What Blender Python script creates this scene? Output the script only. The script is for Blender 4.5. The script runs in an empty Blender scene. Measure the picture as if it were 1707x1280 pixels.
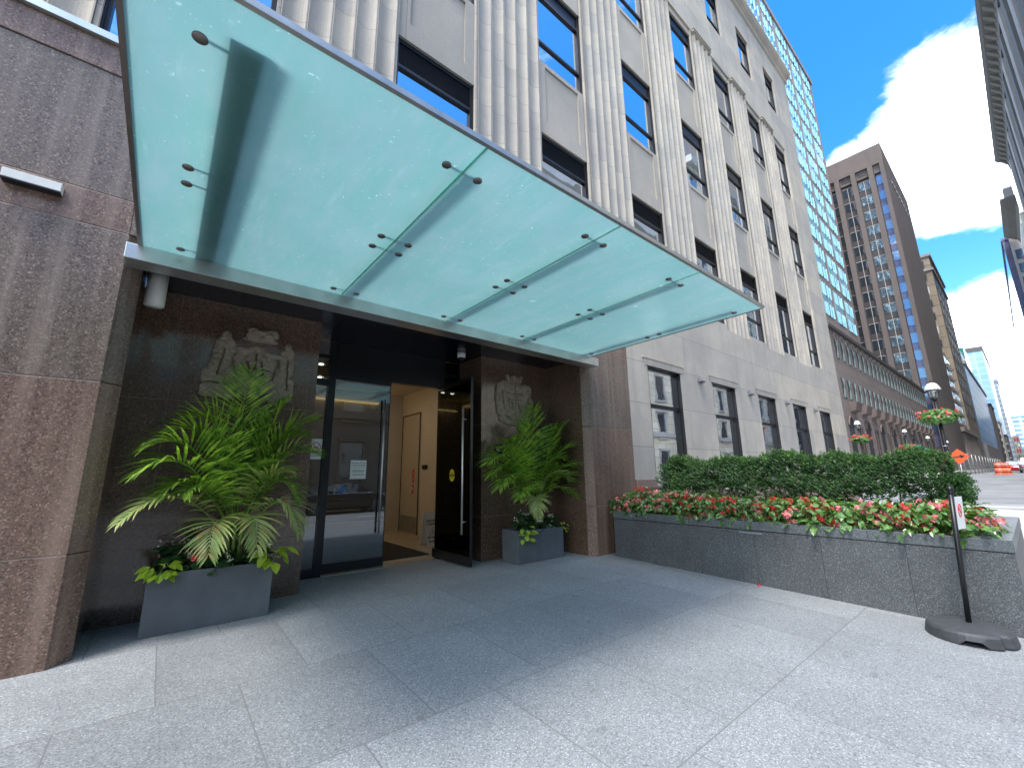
import bpy, math, random
from mathutils import Vector, Matrix, noise as mnoise
from math import sin, cos, pi, sqrt, atan2, radians
rnd = random.Random(7)
S = bpy.context.scene
COL = S.collection

# ------------------------------------------------------------------ camera
YAW, PITCH, ROLL, FPX = 0.689691608, 0.209894506, -0.0128654, 698.93
CAMH = 1.45
fw = Vector((sin(YAW)*cos(PITCH), cos(YAW)*cos(PITCH), sin(PITCH)))
rt0 = Vector((cos(YAW), -sin(YAW), 0)); up0 = rt0.cross(fw)
rt = rt0*cos(ROLL) + up0*sin(ROLL); up = -rt0*sin(ROLL) + up0*cos(ROLL)
cam = bpy.data.cameras.new('camera'); camo = bpy.data.objects.new('camera', cam); COL.objects.link(camo)
m = Matrix((rt, up, -fw)).transposed().to_4x4(); m.translation = Vector((0, 0, CAMH)); camo.matrix_world = m
cam.sensor_width = 36; cam.lens = 36*FPX/1707.0; cam.clip_end = 5000; cam.clip_start = .05
S.camera = camo
S.render.resolution_x = 1024; S.render.resolution_y = 767

# ------------------------------------------------------------------ light
SUN = Vector((-1.6, -.55, 3.6)).normalized()
elev = math.asin(SUN.z)
sun = bpy.data.lights.new('sun', 'SUN'); sun.energy = 1.7; sun.angle = radians(14.0); sun.color = (1, .955, .88)
suno = bpy.data.objects.new('sun', sun); COL.objects.link(suno)
suno.rotation_euler = SUN.to_track_quat('Z', 'Y').to_euler(); suno.location = (-20, -8, 60)

W = bpy.data.worlds.new("World"); S.world = W; W.use_nodes = True
wn, wl = W.node_tree.nodes, W.node_tree.links
wn.clear()
def N(nt, t, **k):
    n = nt.nodes.new(t)
    for a, b in k.items():
        if a.startswith('i_'):
            key = a[2:]; key = int(key) if key.isdigit() else key.replace('_', ' ')
            n.inputs[key].default_value = b
        else: setattr(n, a, b)
    return n
nt = W.node_tree
sky = N(nt, 'ShaderNodeTexSky', sky_type='NISHITA', sun_disc=False)
sky.sun_elevation = elev; sky.sun_rotation = atan2(SUN.x, SUN.y); sky.air_density = 1.0; sky.dust_density = .6; sky.ozone_density = 1.6
hs = N(nt, 'ShaderNodeHueSaturation', i_Saturation=1.42, i_Value=1.08)
wl.new(sky.outputs[0], hs.inputs['Color'])
tc = N(nt, 'ShaderNodeTexCoord')
nz = N(nt, 'ShaderNodeTexNoise', i_Scale=3.2, i_Detail=7.0, i_Roughness=.6)
mp = N(nt, 'ShaderNodeMapping'); mp.inputs['Scale'].default_value = (1, 1, 2.2)
wl.new(tc.outputs['Generated'], mp.inputs[0]); wl.new(mp.outputs[0], nz.inputs['Vector'])
def dirpx(x, y):
    return (fw*FPX + rt*(x-853.5) - up*(y-640)).normalized()
# soft cloud clumps placed by direction; vector-given ones are unseen, added for neutral light
acc = None
for (x, y, r, s) in ((None, (-1, -.5, .55), .55, .9), (None, (-.3, .9, .75), .5, .9), (None, (.1, -.1, 1), .42, .95), (None, (-.8, -.9, .35), .5, .8), (1620, 190, .12, 1.0), (1560, 290, .10, 1.0), (1670, 260, .10, .9), (1700, 150, .10, .7), (1500, 330, .06, .5), (1690, 670, .11, 1.1), (1640, 640, .07, .8), (1800, 640, .2, .9), (1415, 262, .04, .45), (1595, 85, .05, .4)):
    d = Vector(y).normalized() if x is None else dirpx(x, y)
    dp = N(nt, 'ShaderNodeVectorMath', operation='DISTANCE'); dp.inputs[1].default_value = d
    wl.new(tc.outputs['Generated'], dp.inputs[0])
    mr = N(nt, 'ShaderNodeMapRange', interpolation_type='SMOOTHSTEP'); mr.inputs[1].default_value = r*1.7; mr.inputs[2].default_value = 0; mr.inputs[3].default_value = 0; mr.inputs[4].default_value = s
    wl.new(dp.outputs['Value'], mr.inputs[0])
    if acc is None: acc = mr.outputs[0]
    else:
        a = N(nt, 'ShaderNodeMath', operation='MAXIMUM'); wl.new(acc, a.inputs[0]); wl.new(mr.outputs[0], a.inputs[1]); acc = a.outputs[0]
n2 = N(nt, 'ShaderNodeMath', operation='MULTIPLY_ADD'); n2.inputs[1].default_value = 2.3; n2.inputs[2].default_value = -1.24
wl.new(nz.outputs['Fac'], n2.inputs[0])
ad = N(nt, 'ShaderNodeMath', operation='ADD'); wl.new(acc, ad.inputs[0]); wl.new(n2.outputs[0], ad.inputs[1])
cm = N(nt, 'ShaderNodeMapRange', interpolation_type='SMOOTHSTEP'); cm.inputs[1].default_value = .22; cm.inputs[2].default_value = .72
wl.new(ad.outputs[0], cm.inputs[0])
mx = N(nt, 'ShaderNodeMix', data_type='RGBA'); wl.new(cm.outputs[0], mx.inputs[0]); wl.new(hs.outputs[0], mx.inputs[6]); mx.inputs[7].default_value = (12.6, 12.8, 13.0, 1)
bg = N(nt, 'ShaderNodeBackground', i_Strength=.15); wl.new(mx.outputs[2], bg.inputs[0])
ou = N(nt, 'ShaderNodeOutputWorld'); wl.new(bg.outputs[0], ou.inputs[0])
S.view_settings.view_transform = 'Standard'; S.view_settings.look = 'None'; S.view_settings.exposure = 1.42; S.view_settings.gamma = 1
S.render.engine = 'CYCLES'
S.cycles.max_bounces = 10; S.cycles.transparent_max_bounces = 10

# ------------------------------------------------------------------ materials
def newmat(name):
    m = bpy.data.materials.new(name); m.use_nodes = True
    nt = m.node_tree; b = nt.nodes['Principled BSDF']
    return m, nt, b
def lk(nt, a, b): nt.links.new(a, b)
def coords(nt, kind='pos', scale=(1, 1, 1), swap=None, loc=(0, 0, 0)):
    if kind == 'pos': o = N(nt, 'ShaderNodeNewGeometry').outputs['Position']
    else: o = N(nt, 'ShaderNodeTexCoord').outputs['Object']
    if swap:
        s = N(nt, 'ShaderNodeSeparateXYZ'); lk(nt, o, s.inputs[0]); c = N(nt, 'ShaderNodeCombineXYZ')
        for i, ax in enumerate(swap):
            if ax is not None: lk(nt, s.outputs[ax], c.inputs[i])
        o = c.outputs[0]
    mp = N(nt, 'ShaderNodeMapping'); mp.inputs['Scale'].default_value = scale; mp.inputs['Location'].default_value = loc
    lk(nt, o, mp.inputs[0]); return mp.outputs[0]
def mixc(nt, fac, a, b, mode='MIX'):
    m = N(nt, 'ShaderNodeMix', data_type='RGBA', blend_type=mode)
    for i, v in ((0, fac), (6, a), (7, b)):
        if isinstance(v, (int, float)): m.inputs[i].default_value = v
        elif isinstance(v, tuple): m.inputs[i].default_value = (*v, 1) if len(v) == 3 else v
        else: lk(nt, v, m.inputs[i])
    return m.outputs[2]
def noisef(nt, vec, scale, detail=4, rough=.55, lo=.3, hi=.7):
    n = N(nt, 'ShaderNodeTexNoise', i_Scale=scale, i_Detail=float(detail), i_Roughness=rough); lk(nt, vec, n.inputs['Vector'])
    r = N(nt, 'ShaderNodeMapRange'); r.inputs[1].default_value = lo; r.inputs[2].default_value = hi; lk(nt, n.outputs['Fac'], r.inputs[0])
    return r.outputs[0]
def bump(nt, b, h, strength=.3, dist=.01):
    n = N(nt, 'ShaderNodeBump', i_Strength=strength, i_Distance=dist); lk(nt, h, n.inputs['Height']); lk(nt, n.outputs[0], b.inputs['Normal'])
def plain(name, col, rough=.6, metal=0., var=.12, vs=6, kind='obj', spec=.5, bmp=0):
    m, nt, b = newmat(name)
    v = coords(nt, kind); f = noisef(nt, v, vs)
    c = mixc(nt, f, tuple(x*(1-var) for x in col), tuple(min(1, x*(1+var)) for x in col))
    lk(nt, c, b.inputs['Base Color']); b.inputs['Roughness'].default_value = rough; b.inputs['Metallic'].default_value = metal
    b.inputs['Specular IOR Level'].default_value = spec
    if bmp: bump(nt, b, noisef(nt, v, vs*8), bmp, .004)
    return m
def granite(name, base, dark, light, rough, scale=90, coat=0, joints=None, var=.25, streak=0, jointcol=(.32, .29, .27), wear=False):
    m, nt, b = newmat(name)
    v = coords(nt)
    vo = N(nt, 'ShaderNodeTexVoronoi', i_Scale=float(scale)); lk(nt, v, vo.inputs['Vector'])
    sep = N(nt, 'ShaderNodeSeparateColor'); lk(nt, vo.outputs['Color'], sep.inputs[0])
    r = N(nt, 'ShaderNodeValToRGB'); lk(nt, sep.outputs[0], r.inputs[0])
    e = r.color_ramp.elements; e[0].position = .0; e[0].color = (*dark, 1); e[1].position = 1; e[1].color = (*light, 1)
    k = e.new(.35); k.color = (*base, 1); k = e.new(.8); k.color = (*base, 1)
    f = noisef(nt, v, 1.3, 5, .6, .25, .75)
    c = mixc(nt, f, tuple([1-var]*3), tuple([1+var*.6]*3))
    c = mixc(nt, 1.0, r.outputs[0], c, 'MULTIPLY')
    if streak:
        vv = coords(nt, scale=(9, 9, .35)); g = noisef(nt, vv, 1.0, 5, .6, .45, .7)
        c = mixc(nt, g, c, mixc(nt, .5, c, light))
    if joints is not None:                       # large slab courses
        w, hgt, off, sw = joints
        bv = coords(nt, swap=sw, loc=off)
        bt = N(nt, 'ShaderNodeTexBrick', i_Scale=1.0, i_Mortar_Size=.005, i_Mortar_Smooth=.1, i_Brick_Width=w, i_Row_Height=hgt); bt.offset = .5
        bt.inputs['Color1'].default_value = (.86, .86, .86, 1); bt.inputs['Color2'].default_value = (1.08, 1.08, 1.08, 1)
        bt.inputs['Mortar'].default_value = (1, 1, 1, 1); lk(nt, bv, bt.inputs['Vector'])
        c = mixc(nt, 1.0, c, bt.outputs['Color'], 'MULTIPLY'); c = mixc(nt, bt.outputs['Fac'], c, jointcol)
        inv = N(nt, 'ShaderNodeMath', operation='SUBTRACT'); inv.inputs[0].default_value = 1; lk(nt, bt.outputs['Fac'], inv.inputs[1])
        bump(nt, b, inv.outputs[0], .35, .004)
    lk(nt, c, b.inputs['Base Color']); b.inputs['Roughness'].default_value = rough
    if wear:
        w1 = noisef(nt, v, .55, 7, .7, .42, .7); c = mixc(nt, w1, c, mixc(nt, .22, c, (.12, .125, .13)))
        w2 = noisef(nt, v, 4.5, 3, .5, .68, .72); c = mixc(nt, w2, c, mixc(nt, .35, c, (.08, .08, .08)))
        vo2 = N(nt, 'ShaderNodeTexVoronoi', i_Scale=2.2); lk(nt, v, vo2.inputs['Vector']); sp = N(nt, 'ShaderNodeMapRange'); sp.inputs[1].default_value = .022; sp.inputs[2].default_value = .03; sp.inputs[3].default_value = .5; sp.inputs[4].default_value = 0; lk(nt, vo2.outputs['Distance'], sp.inputs[0]); c = mixc(nt, sp.outputs[0], c, (.09, .09, .095))
    lk(nt, c, b.inputs['Base Color'])
    if coat: b.inputs['Coat Weight'].default_value = coat; b.inputs['Coat Roughness'].default_value = .05
    return m

M = {}
# limestone of the facade: blocks with thin joints, rain streaks and slight tone changes
def limestone(name, w, h, off, swap=(0, 2, None), var=.12, base=(.395, .368, .33), mort=.004, stain=.6, boff=.5):
    m, nt, b = newmat(name)
    v = coords(nt)
    f = noisef(nt, v, .8, 6, .65, .3, .7)
    c = mixc(nt, f, tuple(x*(1-var) for x in base), tuple(x*(1+var) for x in (base[0], base[1]*.98, base[2]*.95)))
    fine = noisef(nt, v, 55, 3, .6, .3, .7); c = mixc(nt, 1.0, c, mixc(nt, fine, (.9, .9, .9), (1.07, 1.07, 1.07)), 'MULTIPLY')
    st = noisef(nt, coords(nt, scale=(4.5, 4.5, .22)), 1.0, 6, .6, .5, .78)
    s2 = N(nt, 'ShaderNodeMath', operation='MULTIPLY', i_1=stain); lk(nt, st, s2.inputs[0])
    c = mixc(nt, s2.outputs[0], c, (.27, .25, .225))
    bt = N(nt, 'ShaderNodeTexBrick', i_Scale=1.0, i_Mortar_Size=mort, i_Mortar_Smooth=.15, i_Brick_Width=w, i_Row_Height=h); bt.offset = boff
    bt.inputs['Color1'].default_value = (.87, .88, .9, 1); bt.inputs['Color2'].default_value = (1.1, 1.07, 1.02, 1); bt.inputs['Mortar'].default_value = (1, 1, 1, 1)
    lk(nt, coords(nt, swap=swap, loc=off), bt.inputs['Vector'])
    c = mixc(nt, 1.0, c, bt.outputs['Color'], 'MULTIPLY'); c = mixc(nt, bt.outputs['Fac'], c, (.15, .135, .12))
    lk(nt, c, b.inputs['Base Color']); b.inputs['Roughness'].default_value = .85
    b.inputs['Specular IOR Level'].default_value = .25
    inv = N(nt, 'ShaderNodeMath', operation='SUBTRACT'); inv.inputs[0].default_value = 1; lk(nt, bt.outputs['Fac'], inv.inputs[1])
    bump(nt, b, inv.outputs[0], .5, .006)
    return m
M['stone'] = limestone('limestone', 3.065, .94, (.83, -.088, 0), var=.15)
M['flute'] = limestone('fluted_limestone', .3065, .62, (-.1595, .1, 0), stain=.6, var=.14, boff=0, mort=.003, base=(.41, .382, .342))
M['spandrel'] = limestone('spandrel_stone', 1.45, 40, (0, 0, 0), base=(.37, .342, .305), stain=.35)
M['gran_out'] = granite('brown_granite', (.135, .10, .078), (.05, .036, .03), (.29, .23, .185), .38, 95, 0, None, .16, 1)
M['gran_red'] = granite('red_brown_granite', (.155, .096, .07), (.06, .038, .03), (.32, .225, .175), .38, 95, 0, None, .14, 1)
M['gran_in'] = granite('polished_brown_granite', (.12, .078, .055), (.045, .03, .022), (.24, .165, .12), .16, 95, .4, None, .3, 0)
M['gran_base'] = granite('base_granite', (.2, .13, .11), (.1, .07, .06), (.3, .22, .19), .45, 95)
M['joint'] = plain('joint_mortar', (.33, .28, .25), .9)
M['pave'] = granite('plaza_paving', (.24, .254, .265), (.12, .13, .14), (.43, .45, .46), .62, 130, 0, (.9375, 1.2425, (.0075+.30, 1.02, 0), (0, 1, None)), .13, 0, (.15, .155, .16), True)
M['plant_gran'] = granite('planter_granite', (.08, .088, .092), (.038, .042, .046), (.2, .21, .215), .5, 150, 0, None, .3, 0)
M['plant_top'] = granite('planter_coping_granite', (.1, .112, .12), (.06, .066, .072), (.2, .215, .225), .42, 120)
M['conc'] = plain('sidewalk_concrete', (.42, .42, .41), .9, 0, .12, 1.2, 'pos', .2, .2)
M['asph'] = plain('asphalt', (.2, .205, .215), .9, 0, .2, .6, 'pos', .2, .2)
M['brick_pave'] = plain('crosswalk_brick', (.3, .2, .18), .9, 0, .2, 3, 'pos', .2, .2)
M['white_line'] = plain('road_paint', (.62, .62, .6), .8, 0, .15, 8, 'pos', .2)
M['steel'] = plain('brushed_steel', (.55, .56, .54), .36, .9, .15, 3)
M['trim'] = plain('canopy_trim_metal', (.22, .2, .19), .4, .8, .15, 3)
M['black'] = plain('black_metal', (.012, .013, .016), .28, .3, .1, 3)
M['dark'] = plain('dark_bronze_frame', (.02, .02, .024), .4, .5, .15, 3)
M['soffit'] = plain('black_soffit', (.006, .007, .012), .22, 0, .1, 2)
M['chrome'] = plain('polished_steel', (.8, .8, .8), .4, .85, .03, 2)
M['white'] = plain('white_paint', (.78, .78, .76), .5, 0, .05)
M['cream'] = plain('cream_housing', (.62, .62, .58), .55, 0, .06, 9)
M['pot'] = plain('slate_planter', (.085, .1, .115), .5, 0, .18, 3.5, 'obj', .4, .05)
M['soil'] = plain('soil', (.03, .02, .015), .95)
M['rubber'] = plain('recycled_rubber', (.05, .054, .06), .55, 0, .2, 12, 'obj', .4, .25)
M['post'] = plain('black_post', (.015, .015, .017), .35, .2)
M['stonecarve'] = plain('carved_stone', (.27, .225, .175), .6, 0, .25, 12, 'obj', .3, .3)
M['louver'] = plain('louver_metal', (.03, .03, .033), .5, .3)
M['red'] = plain('red_vinyl', (.6, .02, .02), .5)
M['yellow'] = plain('yellow_vinyl', (.75, .6, .03), .5)
M['txt'] = plain('black_ink', (.01, .01, .01), .6)
M['paper'] = plain('white_paper', (.75, .78, .76), .6, 0, .03)
M['orange'] = plain('traffic_orange', (.85, .1, .02), .5)
M['lobby_wall'] = plain('lobby_plaster', (.58, .53, .45), .6, 0, .05, 2)
M['lobby_floor'] = plain('lobby_tile', (.45, .38, .3), .25, 0, .1, 3)
M['mat'] = plain('entrance_mat', (.02, .02, .022), .95, 0, .3, 30)
M['door_tan'] = plain('tan_door_paint', (.46, .42, .35), .5, 0, .04)
M['wlight'] = plain('grey_fitting_paint', (.16, .165, .18), .5)
M['alu'] = plain('aluminium', (.4, .4, .38), .4, .8)
def glassy(name, refl, dark, rough=.01, tint=(.9, .95, 1), wob=0.):
    m, nt, b = newmat(name)
    nt.nodes.remove(b)
    d = N(nt, 'ShaderNodeBsdfPrincipled'); d.inputs['Base Color'].default_value = (*dark, 1); d.inputs['Roughness'].default_value = .15
    g = N(nt, 'ShaderNodeBsdfGlossy', i_Roughness=rough); g.inputs['Color'].default_value = (*tint, 1)
    fr = N(nt, 'ShaderNodeFresnel', i_IOR=1.6)
    ma = N(nt, 'ShaderNodeMath', operation='MULTIPLY_ADD', i_1=1.2, i_2=refl, use_clamp=True); lk(nt, fr.outputs[0], ma.inputs[0])
    mx = N(nt, 'ShaderNodeMixShader'); lk(nt, ma.outputs[0], mx.inputs[0]); lk(nt, d.outputs[0], mx.inputs[1]); lk(nt, g.outputs[0], mx.inputs[2])
    if wob:
        nn = noisef(nt, coords(nt), .9, 2, .5, 0, 1); bp = N(nt, 'ShaderNodeBump', i_Strength=wob, i_Distance=.05); lk(nt, nn, bp.inputs['Height']); lk(nt, bp.outputs[0], g.inputs['Normal'])
    lk(nt, mx.outputs[0], nt.nodes['Material Output'].inputs[0]); return m
M['winglass'] = glassy('window_glass', .62, (.012, .016, .022), .004, (.85, .92, 1), .12)
M['gfglass'] = glassy('shopfront_glass', .62, (.02, .024, .024), .004, (.95, .97, 1), .06)
M['farglass'] = glassy('distant_window_glass', .3, (.02, .03, .04), .02, (.8, .92, 1), .2)
M['tealglass'] = glassy('teal_window_glass', .55, (.05, .16, .18), .02, (.7, .97, 1), .35)
M['darkpane'] = plain('dark_recessed_glass', (.035, .042, .048), .4, 0, .3, .5, 'pos', .3)
M['blueglass'] = glassy('blue_window_glass', .12, (.04, .07, .13), .02, (.65, .82, 1), .2)
# door glass lets the lobby show through its reflections
def clearglass(name, base_fac=.16, tint=(.5, .55, .56), gc=(.9, .95, 1)):
    m, nt, b = newmat(name); nt.nodes.remove(b)
    t = N(nt, 'ShaderNodeBsdfTransparent'); t.inputs[0].default_value = (*tint, 1)
    g = N(nt, 'ShaderNodeBsdfGlossy', i_Roughness=.002); g.inputs['Color'].default_value = (*gc, 1)
    lw = N(nt, 'ShaderNodeFresnel', i_IOR=1.5); ma = N(nt, 'ShaderNodeMath', operation='ADD', i_1=base_fac, use_clamp=True); lk(nt, lw.outputs[0], ma.inputs[0])
    mx = N(nt, 'ShaderNodeMixShader'); lk(nt, ma.outputs[0], mx.inputs[0]); lk(nt, t.outputs[0], mx.inputs[1]); lk(nt, g.outputs[0], mx.inputs[2])
    lk(nt, mx.outputs[0], nt.nodes['Material Output'].inputs[0]); return m
M['doorglass'] = clearglass('door_glass', .13, (.36, .39, .4))
M['leafglass'] = clearglass('open_door_glass', .0, (.15, .18, .2), (.3, .36, .42))
M['lampglass'] = clearglass('lamp_glass', .1, (.85, .86, .82))
# frosted, laminated green canopy glass
m, nt, b = newmat('frosted_canopy_glass'); nt.nodes.remove(b)
v = coords(nt)
f1 = noisef(nt, v, 1.1, 6, .65, .3, .75); f2 = noisef(nt, v, 28, 3, .7, .66, .76); f3 = noisef(nt, coords(nt, scale=(3, .8, 1)), 2.2, 6, .7, .35, .75)
c = mixc(nt, f1, (.115, .225, .24), (.165, .275, .295)); c = mixc(nt, f3, c, (.10, .24, .24)); c = mixc(nt, f2, c, (.34, .5, .52))
f4 = noisef(nt, coords(nt, scale=(7, 1.2, 1)), 1.6, 7, .75, .58, .8); c = mixc(nt, f4, c, (.19, .30, .32)); f5 = noisef(nt, v, 7, 2, .5, .74, .8); c = mixc(nt, f5, c, (.3, .42, .44))
tr = N(nt, 'ShaderNodeBsdfTranslucent'); lk(nt, c, tr.inputs[0])
df = N(nt, 'ShaderNodeBsdfDiffuse'); df.inputs[0].default_value = (.10, .25, .24, 1)
gl = N(nt, 'ShaderNodeBsdfGlossy', i_Roughness=.22); gl.inputs[0].default_value = (.9, 1, 1, 1)
m1 = N(nt, 'ShaderNodeMixShader', i_0=.16); lk(nt, tr.outputs[0], m1.inputs[1]); lk(nt, df.outputs[0], m1.inputs[2])
fr = N(nt, 'ShaderNodeFresnel', i_IOR=1.3)
m2 = N(nt, 'ShaderNodeMixShader'); lk(nt, fr.outputs[0], m2.inputs[0]); lk(nt, m1.outputs[0], m2.inputs[1]); lk(nt, gl.outputs[0], m2.inputs[2])
lk(nt, m2.outputs[0], nt.nodes['Material Output'].inputs[0]); M['canopy'] = m
m, nt, b = newmat('glass_edge'); b.inputs['Base Color'].default_value = (.25, .75, .6, 1); b.inputs['Roughness'].default_value = .2; b.inputs['Transmission Weight'].default_value = .3; M['gedge'] = m
def leafmat(name, c1, c2, rough=.45, trans=.35, scale=3., edge=None):
    m, nt, b = newmat(name)
    oi = N(nt, 'ShaderNodeNewGeometry'); f = noisef(nt, coords(nt), scale*4, 3, .6, .35, .65)
    c = mixc(nt, f, c1, c2); rp = mixc(nt, oi.outputs['Random Per Island'], (.72, .74, .7), (1.25, 1.2, 1.15)); c = mixc(nt, 1.0, c, rp, 'MULTIPLY')
    lk(nt, c, b.inputs['Base Color']); b.inputs['Roughness'].default_value = rough
    t = N(nt, 'ShaderNodeBsdfTranslucent'); lk(nt, mixc(nt, 1., c, (1.6, 1.7, .8), 'MULTIPLY'), t.inputs[0])
    mx = N(nt, 'ShaderNodeMixShader', i_0=trans); lk(nt, b.outputs[0], mx.inputs[1]); lk(nt, t.outputs[0], mx.inputs[2])
    lk(nt, mx.outputs[0], nt.nodes['Material Output'].inputs[0]); return m
M['palm'] = leafmat('palm_leaf', (.07, .17, .03), (.30, .47, .06), .4, .35)
M['palm_pale'] = leafmat('pale_palm_leaf', (.2, .32, .09), (.34, .4, .16), .4, .3)
_nt = M['palm_pale'].node_tree; _b = _nt.nodes['Principled BSDF']; _src = _b.inputs['Base Color'].links[0].from_socket
lk(_nt, mixc(_nt, noisef(_nt, coords(_nt), 9, 4, .6, .5, .68), _src, (.42, .27, .11)), _b.inputs['Base Color'])
M['palm_stem'] = plain('palm_stem', (.14, .2, .06), .5)
M['yew'] = leafmat('yew_needles', (.022, .066, .02), (.045, .115, .03), .75, .2, 2)
M['yew_tip'] = leafmat('young_yew_needles', (.06, .14, .035), (.1, .2, .05), .5, .3, 2)
M['twig'] = plain('twig_bark', (.16, .095, .06), .9)
M['beg'] = leafmat('begonia_leaf', (.05, .14, .04), (.17, .31, .09), .22, .25, 4)
M['dkleaf'] = leafmat('dark_leaf', (.018, .06, .022), (.035, .1, .03), .3, .2, 4)
M['lime'] = leafmat('lime_leaf', (.28, .42, .03), (.38, .52, .06), .4, .35, 4)
M['midgreen'] = leafmat('fresh_green_leaf', (.12, .25, .035), (.2, .34, .06), .4, .3, 4)
M['pinkf'] = leafmat('pink_petal', (.74, .12, .2), (.88, .42, .46), .5, .3, 8)
M['redf'] = leafmat('red_petal', (.7, .03, .05), (.8, .12, .11), .5, .3, 8)
M['whitef'] = leafmat('white_petal', (.75, .75, .68), (.85, .85, .8), .5, .3, 8)
m, nt, b = newmat('warm_lamp_glow'); b.inputs['Emission Color'].default_value = (1, .62, .22, 1); b.inputs['Emission Strength'].default_value = 1.1; M['glow'] = m
m, nt, b = newmat('downlight_glow'); b.inputs['Emission Color'].default_value = (1, .9, .7, 1); b.inputs['Emission Strength'].default_value = 9; M['glow2'] = m

# ------------------------------------------------------------------ builders
WLOC = {}
def setp(o, label=None, cat=None, group=None, kind=None):
    if label: o['label'] = label
    if cat: o['category'] = cat
    if group: o['group'] = group
    if kind: o['kind'] = kind
    return o
def thing(name, label, cat, loc=(0, 0, 0), group=None):
    o = bpy.data.objects.new(name, None); COL.objects.link(o); o.location = loc; o.empty_display_size = .2
    WLOC[o.name] = Vector(loc); return setp(o, label, cat, group)
class MB:
    def __init__(s): s.v = []; s.f = []; s.sm = []
    def poly(s, pts, smooth=False):
        i = len(s.v); s.v += [tuple(p) for p in pts]; s.f.append(tuple(range(i, i+len(pts)))); s.sm.append(smooth); return s
    def mesh(s, vs, fs, smooth=False):
        i = len(s.v); s.v += [tuple(p) for p in vs]
        for f in fs: s.f.append(tuple(i+k for k in f)); s.sm.append(smooth)
        return s
    def box(s, x0, x1, y0, y1, z0, z1):
        if x0 > x1: x0, x1 = x1, x0
        if y0 > y1: y0, y1 = y1, y0
        if z0 > z1: z0, z1 = z1, z0
        return s.mesh([(x0, y0, z0), (x1, y0, z0), (x1, y1, z0), (x0, y1, z0), (x0, y0, z1), (x1, y0, z1), (x1, y1, z1), (x0, y1, z1)],
                      [(0, 3, 2, 1), (4, 5, 6, 7), (0, 1, 5, 4), (1, 2, 6, 5), (2, 3, 7, 6), (3, 0, 4, 7)])
    def prism(s, prof, axis, a, b, smooth=False):   # prof: CCW list of 2D points; extruded along axis
        n = len(prof)
        def P(q, t):
            return {'x': (t, q[0], q[1]), 'y': (q[0], t, q[1]), 'z': (q[0], q[1], t)}[axis]
        vs = [P(q, a) for q in prof] + [P(q, b) for q in prof]
        fs = [tuple((i, (i+1) % n, n+(i+1) % n, n+i)) for i in range(n)]
        i = len(s.v); s.v += vs
        for f in fs: s.f.append(tuple(i+k for k in f)); s.sm.append(smooth)
        s.f.append(tuple(i+k for k in range(n))[::-1]); s.sm.append(False); s.f.append(tuple(i+n+k for k in range(n))); s.sm.append(False)
        return s
    def tube(s, pts, rad, n=8, cap=True, smooth=True):
        pts = [Vector(p) for p in pts]; rs = rad if isinstance(rad, (list, tuple)) else [rad]*len(pts)
        base = len(s.v); prev = None
        for i, p in enumerate(pts):
            t = (pts[min(i+1, len(pts)-1)] - pts[max(i-1, 0)]).normalized()
            if prev is None:
                a = Vector((0, 0, 1)) if abs(t.z) < .9 else Vector((1, 0, 0)); u = t.cross(a).normalized()
            else: u = (prev - t*prev.dot(t)).normalized()
            prev = u; w = t.cross(u)
            for k in range(n):
                an = 2*pi*k/n; s.v.append(tuple(p + (u*cos(an)+w*sin(an))*rs[i]))
        for i in range(len(pts)-1):
            for k in range(n):
                a = base+i*n+k; b = base+i*n+(k+1) % n; s.f.append((a, b, b+n, a+n)); s.sm.append(smooth)
        if cap:
            s.f.append(tuple(base+k for k in range(n))[::-1]); s.sm.append(False)
            s.f.append(tuple(base+(len(pts)-1)*n+k for k in range(n))); s.sm.append(False)
        return s
    def lathe(s, prof, c=(0, 0, 0), n=24, smooth=True, sx=1, sy=1):    # prof (r,z)
        base = len(s.v)
        for r, z in prof:
            for k in range(n): s.v.append((c[0]+r*sx*cos(2*pi*k/n), c[1]+r*sy*sin(2*pi*k/n), c[2]+z))
        for i in range(len(prof)-1):
            for k in range(n):
                a = base+i*n+k; b = base+i*n+(k+1) % n; s.f.append((a, b, b+n, a+n)); s.sm.append(smooth)
        for i, r in ((0, 1), (len(prof)-1, 0)):
            if prof[i][0] > 1e-5:
                t = tuple(base+i*n+k for k in range(n)); s.f.append(t[::-1] if r else t); s.sm.append(False)
        return s
    def build(s, name, mat, parent=None, bevel=0, label=None, mats=None, fm=None):
        me = bpy.data.meshes.new(name); off = Vector((0, 0, 0))
        if parent is not None: off = WLOC.get(parent.name, Vector((0, 0, 0)))
        me.from_pydata([(x-off.x, y-off.y, z-off.z) for x, y, z in s.v], [], s.f)
        me.polygons.foreach_set('use_smooth', s.sm)
        for mm in (mats or [mat]): me.materials.append(M[mm] if isinstance(mm, str) else mm)
        if fm: me.polygons.foreach_set('material_index', fm)
        me.update()
        o = bpy.data.objects.new(name, me); COL.objects.link(o)
        if parent is not None: o.parent = parent
        WLOC[o.name] = off
        if bevel:
            b = o.modifiers.new('b', 'BEVEL'); b.width = bevel; b.segments = 2; b.limit_method = 'ANGLE'; b.angle_limit = radians(50)
        if label: o['label'] = label
        return o
def box(name, mat, parent, *b, bevel=0, label=None): return MB().box(*b).build(name, mat, parent, bevel, label)
def struct(o): o['kind'] = 'structure'; return o
def solo(o, label, cat, group=None):                 # a one-mesh thing keeps its origin at its own base
    vs = [v.co for v in o.data.vertices]
    c = Vector(((min(v.x for v in vs)+max(v.x for v in vs))/2, (min(v.y for v in vs)+max(v.y for v in vs))/2, min(v.z for v in vs)))
    o.data.transform(Matrix.Translation(-c)); o.location = c; WLOC[o.name] = c
    return setp(o, label, cat, group)
def copytree(o, parent=None):
    c = o.copy(); COL.objects.link(c); c.parent = parent
    for ch in [q for q in bpy.data.objects if q.parent == o]: copytree(ch, c)
    return c
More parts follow.
